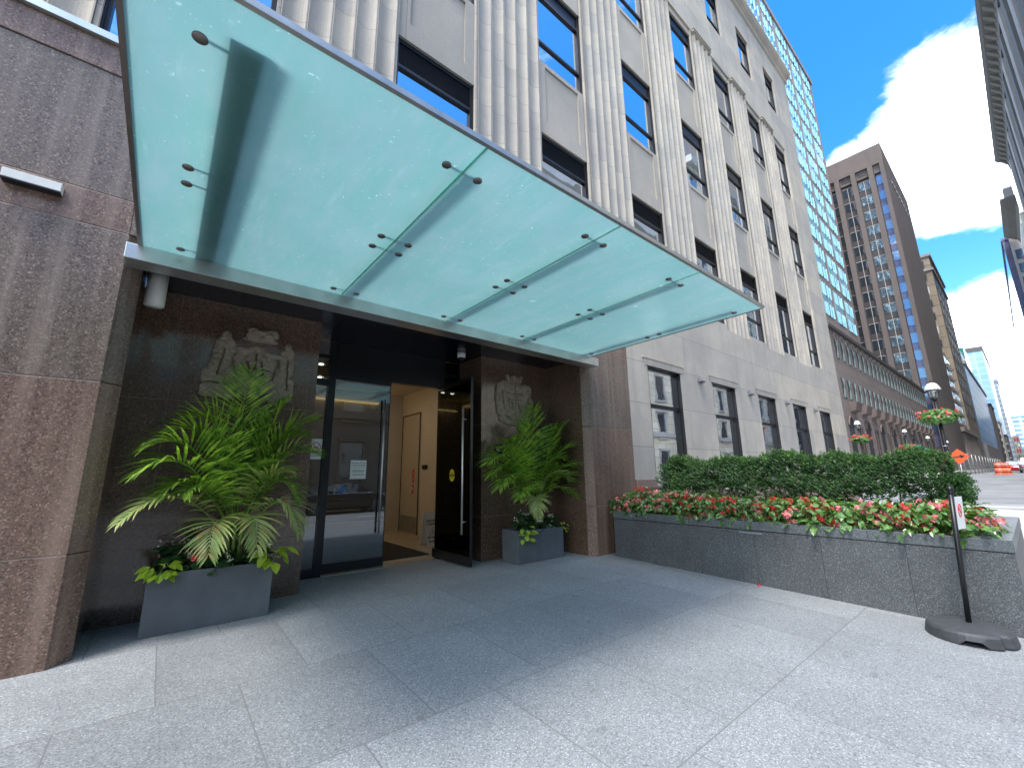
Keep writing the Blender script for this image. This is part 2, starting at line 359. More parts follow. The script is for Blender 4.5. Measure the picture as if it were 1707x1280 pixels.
def copy_kids(o):
    c = o.copy(); COL.objects.link(c)
    for ch in list(o.children):
        d = ch.copy(); COL.objects.link(d); d.parent = c
        for g in list(ch.children):
            e = g.copy(); COL.objects.link(e); e.parent = d
    return c
def text(name, body, size, mat, parent, mtx, align='CENTER', ext=.001, bold=0):
    cu = bpy.data.curves.new(name, 'FONT'); cu.body = body; cu.size = size; cu.align_x = align; cu.align_y = 'CENTER'; cu.extrude = ext; cu.offset = bold
    to = bpy.data.objects.new(name+'_c', cu); COL.objects.link(to)
    dg = bpy.context.evaluated_depsgraph_get(); me = bpy.data.meshes.new_from_object(to.evaluated_get(dg))
    bpy.data.objects.remove(to); me.transform(mtx)
    if parent is not None: me.transform(Matrix.Translation(-WLOC[parent.name]))
    me.materials.clear(); me.materials.append(M[mat])
    o = bpy.data.objects.new(name, me); COL.objects.link(o)
    if parent is not None: o.parent = parent
    return o
def face_mtx(origin, right, upv):
    r = Vector(right).normalized(); u = Vector(upv).normalized(); n = r.cross(u)
    m = Matrix((r, u, n)).transposed().to_4x4(); m.translation = Vector(origin); return m

# ------------------------------------------------------------------ ground
def gz(y): return min(0, .024*(y-5.1)) if y > 0 else -.1224 + y*.024
def sheet(name, mat, x0, x1, ys, zf, dz=0):
    b = MB()
    for a, c in zip(ys[:-1], ys[1:]): b.poly([(x0, a, zf(a)+dz), (x1, a, zf(a)+dz), (x1, c, zf(c)+dz), (x0, c, zf(c)+dz)])
    return struct(b.build(name, mat))
struct(MB().poly([(-400, -400, -.36), (1500, -400, -.36), (1500, 400, -.36), (-400, 400, -.36)]).build('ground', 'asph'))
YC = -1.6
pb = MB()
for a, c in ((YC, 0), (0, 5.1), (5.1, 7.0)):
    pb.poly([(-30, a, gz(a)), (9.6, a, gz(a)), (9.6, c, gz(c)), (-30, c, gz(c))])
struct(pb.build('plaza', 'pave'))
sheet('sidewalk', 'conc', 9.6, 24.6, (YC, 0, 5.1, 7.0), gz, -.004)
kb = MB().box(-30, 24.8, YC-.16, YC-.002, -.36, gz(YC)+.006).box(24.602, 24.8, YC, 9, -.36, -.03)
struct(kb.build('kerb', 'conc'))
rd = MB(); rd.poly([(-60, -9.5, -.352), (33, -9.5, -.352), (33, YC-.16, -.352), (-60, YC-.16, -.352)])
struct(rd.build('road', 'asph'))
struct(MB().poly([(24.8, YC-.16, -.348), (33, YC-.16, -.348), (33, 60, -.348), (24.8, 60, -.348)]).build('side_street', plain('side_asphalt', (.27, .27, .28), .9, 0, .15, 1., 'pos', .2, .2)))
struct(MB().box(26.2, 29.8, -8.5, 8.5, -.35, -.343).build('crosswalk', 'brick_pave'))
lb = MB().box(25.3, 25.75, -8.5, 8.5, -.35, -.341).box(30.2, 30.65, -8.5, 8.5, -.35, -.341)
for k in range(30): lb.box(-20+k*9, -17+k*9, -5.6, -5.45, -.35, -.346) if not (18 < -20+k*9 < 40) else None
struct(lb.build('road_marking', 'white_line'))
ZR = ((33, -.345), (40, -.1), (50, .5), (58, .8), (90, .76), (150, .82), (400, .95), (900, 1.1))
def zr(x):
    for (a, za), (c, zc) in zip(ZR[:-1], ZR[1:]):
        if a <= x <= c: return za+(zc-za)*(x-a)/(c-a)
    return -.345
b = MB()
for (a, za), (c, zc) in zip(ZR[:-1], ZR[1:]): b.poly([(a, -16, za), (c, -16, zc), (c, 9.2, zc), (a, 9.2, za)])
struct(b.build('far_road', 'asph'))
b = MB()
for (a, za), (c, zc) in zip(ZR[2:-1], ZR[3:]): b.poly([(a, 4.9, za+.14), (c, 4.9, zc+.14), (c, 9.1, zc+.14), (a, 9.1, za+.14)]).poly([(a, 4.9, za), (c, 4.9, zc), (c, 4.9, zc+.14), (a, 4.9, za+.14)][::1])
struct(b.build('far_sidewalk', 'conc'))
struct(MB().box(-60, 33, -16, -9.5, -.36, -.2).build('opposite_sidewalk', 'conc'))

# ------------------------------------------------------------------ hotel building
YF = 5.13
hotel = thing('hotel_building', 'grey limestone building with fluted piers and brown granite entrance base', 'building', (8, YF, 0))
XK = [2.04+3.065*k for k in range(-4, 7)]
FL = [(5.73, 8.24), (10.05, 12.36), (14.24, 16.66), (18.75, 20.95)]
# plain stone wall with openings; bays between piers are set back a little
b = MB()
XL, XR, ZT = -11.6, 24.05, 22.3
YB = YF+.30
def wallband(z0, z1, segs, y0=YF, y1=YB):
    for a, c in segs:
        if c-a > 1e-4: b.box(a, c, y0, y1, z0, z1)
# ground storey right of the granite (x > 7.43)
GX = [XK[k]+.0 for k in range(6, 11)]; GW = 1.42
def segs_between(x0, x1, holes):
    out = []; x = x0
    for a, c in holes: out.append((x, a)); x = c
    out.append((x, x1)); return out
gh = [(x+.02, x+.02+GW) for x in GX]
wallband(1.29, 3.80, segs_between(7.432, XR, gh))
wallband(3.80, 5.58, [(7.432, XR)])
# upper storeys: fluted pier zones are left open and filled by their own parts
zones = [(x+1.45, x+3.065) for x in XK[:-1]]
wallband(5.58, 5.73, [(x, x+1.45) for x in XK])
wallband(5.58, 16.9, [(XL, XK[0]), (XK[-1]+1.45, XR)])
wallband(16.9, 18.75, [(XL, XR)])
h5 = [(x+.07, x+1.38) for x in XK]
wallband(18.75, 20.95, segs_between(XL, XR, h5)); wallband(20.95, ZT, [(XL, XR)])
wall = b.build('wall', 'stone', hotel)
# spandrels, set back with a shallow sunk panel
for x in XK:
    for (a, c), (d, e) in zip(FL[:2], FL[1:3]):
        s = MB(); y = YF+.06
        s.box(x, x+1.45, y, YB, c, c+.34).box(x, x+1.45, y, YB, d-.10, d)
        s.box(x, x+.2, y, YB, c+.34, d-.1).box(x+1.25, x+1.45, y, YB, c+.34, d-.1)
        s.box(x+.2, x+1.25, y+.035, YB, c+.34, d-.1)
        s.build('spandrel', 'spandrel', hotel)
    s = MB().box(x, x+1.45, YF+.06, YB, FL[2][1], 16.9); s.build('spandrel', 'spandrel', hotel)
# fluted piers
def flute_profile(x0, x1, nf=5):
    w = (x1-x0)/nf; pts = []
    for i in range(nf):
        a = x0+i*w; fil = .032
        pts += [(a, YF), (a+fil/2, YF)]
        for k in range(9):
            t = k/8; pts.append((a+fil/2+.004+(w-fil-.008)*t, YF+.010+.058*sin(pi*t)**.75))
        pts += [(a+w-fil/2, YF)]
    pts.append((x1, YF))
    return pts
for x0, x1 in zones:
    pr_ = flute_profile(x0+.041, x1-.0415)
    poly = [(x0, YB), (x0, YF+.02), (x0+.041, YF+.02)] + pr_ + [(x1-.0415, YF+.02), (x1, YF+.02), (x1, YB)]
    o = MB().prism(poly[::-1], 'z', 5.58, 16.9).build('fluted_pier', 'flute', hotel)
    cx = (x0+x1)/2
    MB().box(cx-.62, cx+.62, YF-.05, YF-.002, 16.95, 17.0).box(cx-.66, cx+.66, YF-.08, YF-.002, 17.0, 17.04).box(cx-.66, cx-.6, YF-.06, YF-.002, 16.88, 16.95).box(cx+.6, cx+.66, YF-.06, YF-.002, 16.88, 16.95).build('pier_cap', 'spandrel', hotel)
# cornice and parapet, corner return wall, roof
MB().prism([(YB+2, 22.3), (YF-.002, 22.3), (YF-.08, 22.36), (YF-.08, 22.5), (YF-.22, 22.62), (YF-.3, 22.74), (YF-.3, 22.86), (YF-.1, 22.9), (YF-.1, 23.1), (YB+2, 23.1)][::-1], 'x', XL, XR+.12).build('cornice', 'spandrel', hotel)
MB().box(XR-.4, XR-.002, YB+.0, 40, 0, 22.29).build('return_wall', M['stone'], hotel)
MB().box(XL, XR-.4, YB+1.8, 40, 22.0, 22.28).build('roof', 'conc', hotel)
MB().box(XL-.3, XL, YF, 40, 0, 22.3).build('return_wall', M['stone'], hotel)
# dark interior behind windows
MB().box(XL, XR-.45, YB+.6, YB+.7, 5.6, 22).box(7.5, XR-.45, YB+1.4, YB+1.5, 0.2, 5.4).build('inner_wall', 'dark', hotel)
# ground floor lintels and base courses
for x in GX:
    MB().box(x-.17, x+1.62, YF-.035, YF-.002, 3.955, 3.995).box(x-.1, x+1.55, YF-.018, YF-.002, 3.80, 3.955).build('lintel', 'stone', hotel)
bb = MB()
for a, c in segs_between(7.46, XR+.03, gh):
    bb.box(a, c, YF-.03, YB, -.05, 1.0).box(a, c, YF-.045, YB, 1.0, 1.03).box(a, c, YF-.03, YB, 1.03, 1.12).box(a, c, YF-.05, YB, 1.12, 1.155).box(a, c, YF-.02, YB, 1.155, 1.289)
for a, c in gh: bb.box(a, c, YF-.028, YB, -.05, .98)
bb.build('granite_base', 'gran_base', hotel)
for (a, c) in gh:
    MB().box(a, c, YF-.06, YB, .98, 1.05).build('window_sill', 'stone', hotel)

# windows
def window(x0, x1, z0, z1, header=.36, louver=False, sash=.62, yg=YF+.155, glass='winglass'):
    fw_ = .055; f = MB()
    f.box(x0, x0+fw_, yg-.05, yg+.06, z0, z1).box(x1-fw_, x1, yg-.05, yg+.06, z0, z1).box(x0+fw_, x1-fw_, yg-.05, yg+.06, z0, z0+.06).box(x0+fw_, x1-fw_, yg-.05, yg+.06, z1-.07, z1)
    zh = z1-header
    f.box(x0+fw_, x1-fw_, yg-.045, yg+.05, zh-.03, zh+.03)
    f.box(x0, x0+.02, YF+.075, yg-.05, z0, z1).box(x1-.02, x1, YF+.075, yg-.05, z0, z1)
    if sash: f.box(x0+fw_, x1-fw_, yg-.04, yg+.05, z0+sash-.03, z0+sash+.03)
    w = f.build('window', 'dark', hotel)
    MB().box(x0+fw_, x1-fw_, yg, yg+.012, z0+.06, zh-.03).build('pane', glass, w)
    l = MB()
    if louver:
        n = int((header-.1)/.036)
        for i in range(n):
            zz = zh+.035+i*.036; l.poly([(x0+fw_, yg-.035, zz), (x1-fw_, yg-.035, zz), (x1-fw_, yg+.005, zz+.026), (x0+fw_, yg+.005, zz+.026)])
            l.poly([(x0+fw_, yg-.035, zz-.006), (x1-fw_, yg-.035, zz-.006), (x1-fw_, yg-.035, zz), (x0+fw_, yg-.035, zz)])
        l.box(x0+fw_, x1-fw_, yg+.02, yg+.03, zh, z1-.07)
        l.build('louver', 'louver', w)
    else:
        l.box(x0+fw_, x1-fw_, yg-.02, yg+.03, zh+.03, z1-.07); l.build('blind_box', 'dark', w)
for i, x in enumerate(XK):
    for j, (a, c) in enumerate(FL):
        if i == 0 or (i < 3 and j > 1): continue
        dx = .07 if j == 3 else 0
        window(x+dx, x+1.45-dx, a, c, (.42 if j else .5), j == 0, (.6 if j else .75))
for i, (a, c) in enumerate(gh):
    f = MB(); z0, z1 = 1.05, 3.8; yg = YF+.13; q = .05
    f.box(a, a+q, yg-.05, yg+.06, z0, z1).box(c-q, c, yg-.05, yg+.06, z0, z1).box(a+q, c-q, yg-.05, yg+.06, z0, z0+.06).box(a+q, c-q, yg-.05, yg+.06, z1-.06, z1).box(a+q, c-q, yg-.04, yg+.05, 2.86, 2.95)
    f.box(c-.03, c-.001, YF+.01, yg-.05, z0, z1).box(a+.001, a+.03, YF+.01, yg-.05, z0, z1).box(a+.03, c-.03, YF+.01, yg-.05, z1-.03, z1-.001)
    w = f.build('window', 'dark', hotel)
    MB().box(a+q, c-q, yg, yg+.01, z0+.06, 2.86).box(a+q, c-q, yg, yg+.01, 2.95, z1-.06).build('pane', 'gfglass', w)

# granite entrance piers: stacked slabs with fine joints
def slabs(name, x0, x1, y0, y1, cuts, mat, mats=None):
    core = MB().box(x0+.004, x1-.004, y0+.004, y1-.004, cuts[0]+.001, cuts[-1]-.003)
    o = core.build(name, 'joint', hotel)
    for i, (a, c) in enumerate(zip(cuts[:-1], cuts[1:])):
        MB().box(x0, x1, y0, y1, a+(.003 if i else 0), c-.003).build('granite_slab', (mats[i % len(mats)] if mats else mat), o)
    return o
CUT = [-.02, .845, 2.293, 3.740, 4.08, 5.37, 5.688]
prm = ['gran_red', 'gran_red', 'gran_out', 'gran_red', 'gran_out', 'gran_red']
def pier(x0, x1, chx, side):
    # front slab block with a narrow chamfer next to the recess
    core = MB().box(x0+.006, x1-.006, YF+.006, YF+1.0, 0, 5.35); o = core.build('granite_pier', 'joint', hotel)
    for i, (a, c) in enumerate(zip(CUT[:-1], CUT[1:])):
        z0, z1 = a+(.003 if i else 0), c-.003
        if i < 3:
            if side == 'R': pf = [(x0, YF), (x1, YF), (chx, YF+.14), (chx, 6.24), (x0, 6.24)]
            else: pf = [(x0, YF), (x1, YF), (x1, 6.24), (chx, 6.24), (chx, YF+.14)]
        else:
            q = YF-(.012 if i == 5 else 0); pf = [(x0, q), (x1, q), (x1, 5.42 if i == 5 else 6.24), (x0, 5.42 if i == 5 else 6.24)]
        MB().prism(pf, 'z', z0, z1).build('granite_slab', prm[i], o, bevel=.006)
pier(-11.6, -.51, -.38, 'R')
pier(6.17, 7.428, 6.06, 'L')
# wall above the recess behind the canopy
MB().box(-.508, 6.168, YF-.010, 6.2, 3.74, 5.685).build('granite_slab', 'gran_out', hotel)
# ledge over granite
MB().prism([(YB-.2, 5.69), (YF-.06, 5.69), (YF-.06, 5.765), (YF-.02, 5.80), (YB-.2, 5.80)][::-1], 'x', XL, 7.43).build('ledge', 'steel', hotel)
# recess inner walls (polished)
IC = [-.02, .72, 2.32, 3.6]
def inner(x0, x1, y0, y1, verts=()):
    o = MB().box(x0+.004, x1-.004, y0+.004, y1-.004, 0, 3.59).build('granite_pier', 'joint', hotel)
    xs = [x0, *verts, x1]
    for i, (a, c) in enumerate(zip(IC[:-1], IC[1:])):
        for p, q in zip(xs[:-1], xs[1:]):
            MB().box(p+(.0015 if p != x0 else 0), q-(.0015 if q != x1 else 0), y0, y1, a+(.002 if i else 0), c-.002).build('granite_slab', 'gran_in', o)
inner(-.38, 1.53, 6.13, 7.3, (-.04, 1.42))
inner(4.36, 6.06, 6.17, 7.3, (4.48, 5.84))
MB().box(-.383, -.379, 5.27, 6.13, 0, 3.6).build('granite_slab', 'gran_in', hotel)
MB().box(6.056, 6.059, 5.27, 6.17, 0, 3.6).build('granite_slab', 'gran_in', hotel)
# ceiling of the recess
sf = MB().box(-.37, 6.05, 5.12, 7.4, 3.60, 3.66); so = sf.build('soffit', 'soffit', hotel)
for xx in (.5, 1.75, 3.0, 4.25, 5.5): MB().box(xx, xx+.006, 5.2, 7.35, 3.597, 3.599).build('soffit_joint', 'dark', so)
# door surround
YD = 6.95
fr_ = MB()
fr_.box(1.90, 2.0, YD-.05, YD+.05, 0, 3.598).box(1.532, 1.56, YD-.04, YD+.04, 0, 3.598).box(4.33, 4.358, YD-.04, YD+.04, 0, 3.598).box(3.93, 4.02, YD-.05, YD+.05, 0, 3.598)
fr_.box(1.56, 1.9, YD-.04, YD+.04, 3.30, 3.36).box(1.56, 1.9, YD-.04, YD+.04, 2.86, 2.96).box(1.56, 1.9, YD-.04, YD+.04, 0, .12)
fr_.box(4.02, 4.33, YD-.04, YD+.04, 3.30, 3.36).box(4.02, 4.33, YD-.04, YD+.04, 2.86, 2.96).box(4.02, 4.33, YD-.04, YD+.04, 0, .12)
fr_.box(2.0, 3.93, YD-.06, YD+.06, 3.05, 3.598)
dfm = fr_.build('door_frame', 'black', hotel)
MB().box(1.56, 1.9, YD, YD+.01, .12, 2.86).box(1.56, 1.9, YD, YD+.01, 2.96, 3.3).box(1.56, 1.9, YD, YD+.01, 3.36, 3.59).build('side_light', 'doorglass', dfm)
MB().box(4.02, 4.33, YD, YD+.01, .12, 2.86).box(4.02, 4.33, YD, YD+.01, 2.96, 3.3).box(4.02, 4.33, YD, YD+.01, 3.36, 3.59).build('side_light', 'leafglass', dfm)
MB().box(2.0, 3.93, YD-.09, YD+.07, .001, .012).build('threshold', 'steel', dfm)
# left leaf, closed
dl = MB().box(2.01, 2.96, YD-.02, YD+.02, .02, .16).box(2.01, 2.96, YD-.02, YD+.02, 2.98, 3.05).box(2.01, 2.02, YD-.014, YD+.014, .155, 2.985).box(2.95, 2.96, YD-.014, YD+.014, .155, 2.985).build('door', 'black', hotel, label='closed glass door leaf with a notice')
MB().box(2.012, 2.958, YD-.007, YD+.007, .16, 2.98).build('glass', 'doorglass', dl)
MB().tube([(2.84, YD-.075, .53), (2.84, YD-.075, 2.72)], .017, 12).tube([(2.84, YD-.07, .72), (2.84, YD, .72)], .011, 8).tube([(2.84, YD-.07, 2.52), (2.84, YD, 2.52)], .011, 8).build('handle', 'chrome', dl)
MB().tube([(2.84, YD+.075, .53), (2.84, YD+.075, 2.72)], .017, 12).build('handle', 'chrome', dl)
# right leaf, swung out
XD = 3.93
dr = MB().box(XD-.02, XD+.02, 5.84, 7.05, .03, .17).box(XD-.02, XD+.02, 5.84, 6.99, 3.0, 3.07).box(XD-.022, XD+.022, 5.832, 5.848, .03, 3.07).build('door', 'black', hotel, label='glass door leaf swung open')
MB().box(XD-.007, XD+.007, 5.85, 6.98, .17, 3.0).build('glass', 'leafglass', dr)
MB().tube([(XD-.075, 5.99, .5), (XD-.075, 5.99, 2.55)], .017, 12).tube([(XD-.07, 5.99, .69), (XD, 5.99, .69)], .011, 8).tube([(XD-.07, 5.99, 2.36), (XD, 5.99, 2.36)], .011, 8).build('handle', 'chrome', dr)
dots = MB()
for yy in (6.08, 6.34, 6.62):
    for k in range(13): dots.box(XD-.0095, XD-.0075, yy-.003, yy+.003, .4+k*.2, .406+k*.2)
dots.build('safety_dots', 'alu', dr)
# lobby
LX0, LX1, LY1, LZ = .9, 5.05, 10.95, 3.62
lo = MB().box(LX1, LX1+.1, 7.3, LY1, 0, LZ).box(LX0-.1, LX0, 7.3, LY1, 0, LZ).box(LX0-.1, LX1+.1, LY1, LY1+.1, 0, LZ).box(LX0-.1, 1.53, 7.3, 7.36, 0, LZ).box(4.36, LX1, 7.3, 7.36, 0, LZ).build('lobby_wall', 'lobby_wall', hotel)
MB().box(LX0, LX1, 7.02, LY1, -.02, .004).build('lobby_floor', 'lobby_floor', hotel)
MB().box(LX0-.1, LX1+.1, 7.4, LY1+.1, LZ, LZ+.05).build('lobby_ceiling', 'lobby_wall', hotel)
ld = MB().box(LX1-.02, LX1-.001, 9.82, 10.86, 0, 3.03).build('lobby_door', 'door_tan', hotel)
MB().box(LX1-.035, LX1-.021, 9.82, 9.845, 0, 3.03).box(LX1-.035, LX1-.021, 10.835, 10.86, 0, 3.03).box(LX1-.035, LX1-.021, 9.845, 10.835, 3.005, 3.03).build('door_trim', 'dark', ld)
MB().box(LX1-.03, LX1-.021, 9.9, 10.78, .05, .42).build('kick_plate', 'alu', ld)
MB().box(LX1-.03, LX1-.002, 9.42, 9.66, 1.58, 1.68).build('wall_plate', 'dark', lo)
# cove glow and lobby downlights
MB().box(LX0+.02, LX0+.12, 7.4, LY1-.3, 3.42, 3.46).box(LX0+.2, 4.3, LY1-.13, LY1-.03, 3.3, 3.34).build('cove_lamp', 'glow', hotel)
for xx, yy in ((1.9, 8.6), (2.2, 8.6), (2.5, 8.6), (1.9, 9.8), (2.2, 9.8), (2.5, 9.8)):
    MB().lathe([(.045, 0), (.045, .02)], (xx, yy, LZ-.022), 12).build('downlight', 'glow2', hotel)
al = bpy.data.lights.new('lobby_lamp', 'AREA'); al.energy = 2.6; al.size = 1.6; al.color = (1, .84, .62)
ao = bpy.data.objects.new('lobby_lamp', al); COL.objects.link(ao); ao.location = (3.3, 9.3, 3.55)
solo(MB().box(2.0, 4.03, 7.35, 9.4, .006, .018).build('floor_mat', 'mat'), 'dark floor mat lying inside the open glass door', 'mat')

# ------------------------------------------------------------------ canopy
ZC = 3.55
cp = thing('glass_canopy', 'frosted green glass canopy with steel edge over the entrance', 'canopy', (2.8, 4.9, 3.4))
SX = [-.405, 1.40, 2.84, 4.24, 5.90]
YA, YE = 1.91, 4.9
for a, c in zip(SX[:-1], SX[1:]):
    a2, c2 = a+(.006 if a != SX[0] else .012), c-(.006 if c != SX[-1] else 0)
    p = MB().poly([(a2, YA, ZC), (a2, YE, ZC), (c2, YE, ZC), (c2, YA, ZC)]).build('glass_panel', 'canopy', cp)
    MB().box(a2-.003, a2, YA, YE, ZC-.002, ZC+.022).build('glass_edge', 'gedge', p); MB().box(c2, c2+.003, YA, YE, ZC-.002, ZC+.022).build('glass_edge', 'gedge', p)
# support fins above the glass
for i, x in enumerate(SX):
    xx = x if 0 < i < 4 else (.075 if i == 0 else 5.66)
    wd = .085 if i in (0,) else .032
    MB().box(xx-wd, xx+wd, YA+.22 if i == 0 else YA+.3, YE+.1, ZC+(.035 if i == 0 else .14), ZC+(.26 if i == 0 else .30)).build('support_fin', 'steel', cp)
    xs = {0: (-.11,), 4: (5.76,)}.get(i, (x-.13, x+.13))
    for k in xs:
        for yy in (2.22, 3.35, 3.56, 4.72):
            MB().lathe([(0, 0), (.028, 0), (.034, .004), (.034, .012), (.03, .014)], (k, yy, ZC-.018), 16).build('bolt', 'trim', cp)
            MB().tube([(k, yy, ZC+.04), (xx, yy, ZC+.10)], .011, 6).build('bolt_arm', 'steel', cp)
# beam against the wall, front and side trims
MB().prism([(4.86, 3.40), (4.86, 3.545), (5.1, 3.62), (5.1, 3.40)][::-1], 'x', -.495, 6.13).build('beam', 'steel', cp, bevel=.004)
MB().box(SX[0]-.012, SX[-1]+.01, YA-.018, YA-.002, ZC-.004, ZC+.03).box(SX[0], SX[-1], YA-.018, YA+.012, ZC-.010, ZC-.0045).build('edge_trim', 'alu', cp)
MB().box(SX[0]-.012, SX[0]+.014, YA, YE-.04, ZC-.01, ZC+.03).build('edge_trim', 'trim', cp)
MB().box(SX[-1], SX[-1]+.01, YA, YE-.04, ZC-.01, ZC+.02).build('edge_trim', 'trim', cp)

# ------------------------------------------------------------------ carved coats of arms
def relief(name, x0, z0, w, h, yf, shapes, lines, label, depth=.075, n=120):
    ny = int(n*h/w); H = {}
    def smin(v, k): return max(0, min(1, v/k))
    def val(u, v):
        best = 0
        for s in shapes:
            if s[0] == 'e':
                _, cx, cy, rx, ry, ht = s; d = 1-sqrt(((u-cx)/rx)**2+((v-cy)/ry)**2)
                if d > 0: best = max(best, ht*(.45+.55*smin(d, .5)**.5))
            elif s[0] == 'c':
                _, ax, ay, bx, by, r, ht = s; L = (bx-ax)**2+(by-ay)**2; t = max(0, min(1, ((u-ax)*(bx-ax)+(v-ay)*(by-ay))/L)) if L else 0
                d = 1-sqrt((u-ax-t*(bx-ax))**2+(v-ay-t*(by-ay))**2)/r
                if d > 0: best = max(best, ht*(.45+.55*smin(d, .6)**.5))
            elif s[0] == 'p':      # shield
                _, cx, cy, rx, ry, ht = s; a = abs(u-cx)/rx; bb_ = (cy-v)/ry
                lim = 1 if bb_ < 0 else sqrt(max(0, 1-bb_**2))
                if bb_ > -.75 and a < lim: best = max(best, ht)
        if best > 0:
            for (ax, ay, bx, by, r) in lines:
                L = (bx-ax)**2+(by-ay)**2; t = max(0, min(1, ((u-ax)*(bx-ax)+(v-ay)*(by-ay))/L))
                d = sqrt((u-ax-t*(bx-ax))**2+(v-ay-t*(by-ay))**2)
                if d < r: best *= .3
            best *= .86+.28*mnoise.noise(Vector((u*22, v*22, 3)))
        return best
    for i in range(n+1):
        for j in range(ny+1): H[i, j] = val(i/n, j/ny)
    vid = {}; vs = []; fs = []
    def V(i, j):
        if (i, j) not in vid: vid[i, j] = len(vs); vs.append((x0+w*i/n, yf-depth*H[i, j]-.0005, z0+h*j/ny))
        return vid[i, j]
    for i in range(n):
        for j in range(ny):
            q = [(i, j), (i+1, j), (i+1, j+1), (i, j+1)]
            if any(H[k] > .01 for k in q): fs.append(tuple(V(*k) for k in q))
    o = MB().mesh(vs, fs, False).build(name, 'stonecarve')
    return solo(o, label, 'carving', 'coats of arms carved on the entrance walls')
relief('stone_carving', .23, 2.37, 1.0, .99, 6.128,
  [('e', .2, .79, .06, .085, 1.), ('c', .2, .7, .17, .45, .11, .95), ('c', .17, .62, .42, .66, .045, .9), ('c', .15, .4, .42, .3, .1, .95), ('c', .1, .28, .3, .12, .12, .8), ('c', .05, .1, .3, .1, .08, .7), ('c', .3, .28, .34, .08, .06, .8),
   ('e', .9, .76, .045, .08, 1.), ('c', .9, .68, .9, .45, .09, .95), ('c', .86, .62, .66, .64, .04, .9), ('c', .88, .42, .72, .26, .085, .9), ('c', .95, .25, .8, .1, .1, .8), ('c', .95, .1, .75, .08, .07, .7),
   ('e', .54, .4, .27, .33, .75), ('e', .54, .4, .2, .26, 1.), ('c', .45, .86, .68, .86, .05, .9), ('e', .48, .93, .06, .05, 1.), ('c', .56, .9, .72, .92, .06, .95), ('e', .58, .82, .2, .04, .8)],
  [(.54, .18, .54, .62, .008), (.38, .42, .7, .42, .008), (.3, .2, .44, .06, .01), (.2, .62, .15, .3, .008), (.9, .6, .92, .2, .008), (.3, .5, .34, .3, .01), (.78, .5, .74, .3, .01), (.05, .2, .3, .2, .008), (.45, .5, .48, .34, .012), (.6, .52, .63, .33, .012)],
  'carved relief of two figures beside a round shield, left of the doors')
relief('stone_carving', 4.66, 2.34, .98, .98, 6.168,
  [('p', .47, .5, .26, .42, .8), ('p', .47, .38, .17, .26, 1.), ('c', .14, .74, .2, .5, .1, .95), ('c', .2, .8, .3, .72, .08, 1.), ('c', .1, .5, .13, .25, .08, .85), ('c', .2, .4, .24, .2, .07, .85), ('c', .05, .7, .04, .45, .03, .7),
   ('c', .82, .74, .78, .5, .1, .95), ('c', .75, .78, .66, .7, .07, 1.), ('c', .88, .5, .86, .25, .08, .85), ('c', .76, .4, .72, .2, .07, .85),
   ('c', .3, .78, .64, .78, .045, .95), ('c', .34, .86, .3, .97, .035, .9), ('c', .47, .82, .47, .97, .045, 1.), ('c', .6, .86, .65, .97, .035, .9), ('c', .38, .84, .4, .95, .03, .9), ('c', .55, .84, .55, .95, .03, .9),
   ('c', .15, .12, .47, .03, .06, .8), ('c', .8, .12, .47, .03, .06, .8)],
  [(.47, .14, .47, .86, .008), (.25, .62, .7, .62, .008), (.3, .5, .64, .5, .008), (.3, .5, .33, .28, .008), (.64, .5, .61, .28, .008), (.37, .44, .42, .3, .014), (.42, .44, .36, .32, .01), (.54, .44, .58, .3, .02), (.14, .66, .2, .3, .01), (.84, .66, .78, .3, .01), (.2, .2, .4, .1, .008)],
  'carved relief of a crowned shield between two beasts, right of the doors')

# ------------------------------------------------------------------ wall lights and small fittings
for i, xx in enumerate((10.42, 13.49, 16.56, 19.62)):
    lab = ['first small grey wall light from the entrance, between the tall windows', 'second small grey wall light from the entrance, on the limestone', 'third small grey wall light from the entrance, on the limestone', 'farthest small grey wall light on the limestone facade'][i]
    t = thing('wall_light', lab, 'wall light', (xx+.16, YF, 3.72), 'wall lights on the limestone')
    MB().prism([(YF-.001, 3.70), (YF-.001, 3.80), (YF-.07, 3.80), (YF-.10, 3.75), (YF-.10, 3.70)][::1], 'x', xx+.03, xx+.27).build('housing', 'wlight', t)
    MB().box(xx+.05, xx+.25, YF-.09, YF-.02, 3.692, 3.698).build('lens', 'dark', t)
t = thing('wall_light', 'long pale steel wall light on the brown granite left of the canopy', 'wall light', (-1.15, YF, 3.9))
MB().box(-1.335, -.985, YF-.10, YF-.001, 3.93, 4.01).build('housing', 'cream', t, bevel=.003)
MB().box(-1.335, -.985, YF-.095, YF-.005, 3.918, 3.928).build('lens', 'dark', t)
t = thing('ceiling_spotlight', 'pale cylindrical spotlight hanging under the left end of the canopy', 'spotlight', (-.265, 5.5, 3.18))
MB().lathe([(.078, 0), (.085, .006), (.085, .36), (.07, .36), (.07, .3)], (-.265, 5.5, 3.19), 28).build('housing', 'cream', t)
MB().lathe([(0, 0), (.07, 0), (.07, .004)], (-.265, 5.5, 3.187), 24).build('lens', 'white', t)
MB().tube([(-.265, 5.5, 3.45), (-.265, 5.5, 3.6)], .02, 8).build('bracket', 'dark', t)
t = thing('security_camera', 'small white dome camera on the black ceiling above the open door', 'camera', (3.97, 6.25, 3.45))
MB().lathe([(.075, .15), (.075, .08), (.06, .06)], (3.97, 6.25, 3.45), 20).build('housing', 'white', t)
MB().lathe([(0, 0), (.03, .008), (.05, .03), (.056, .062)], (3.97, 6.25, 3.45), 20).build('dome', 'black', t)
t = thing('door_button', 'square steel door button plate with red ring on the granite', 'button', (1.28, 6.128, 1.08))
MB().box(1.222, 1.335, 6.118, 6.128, 1.085, 1.205).build('plate', 'trim', t, bevel=.002)
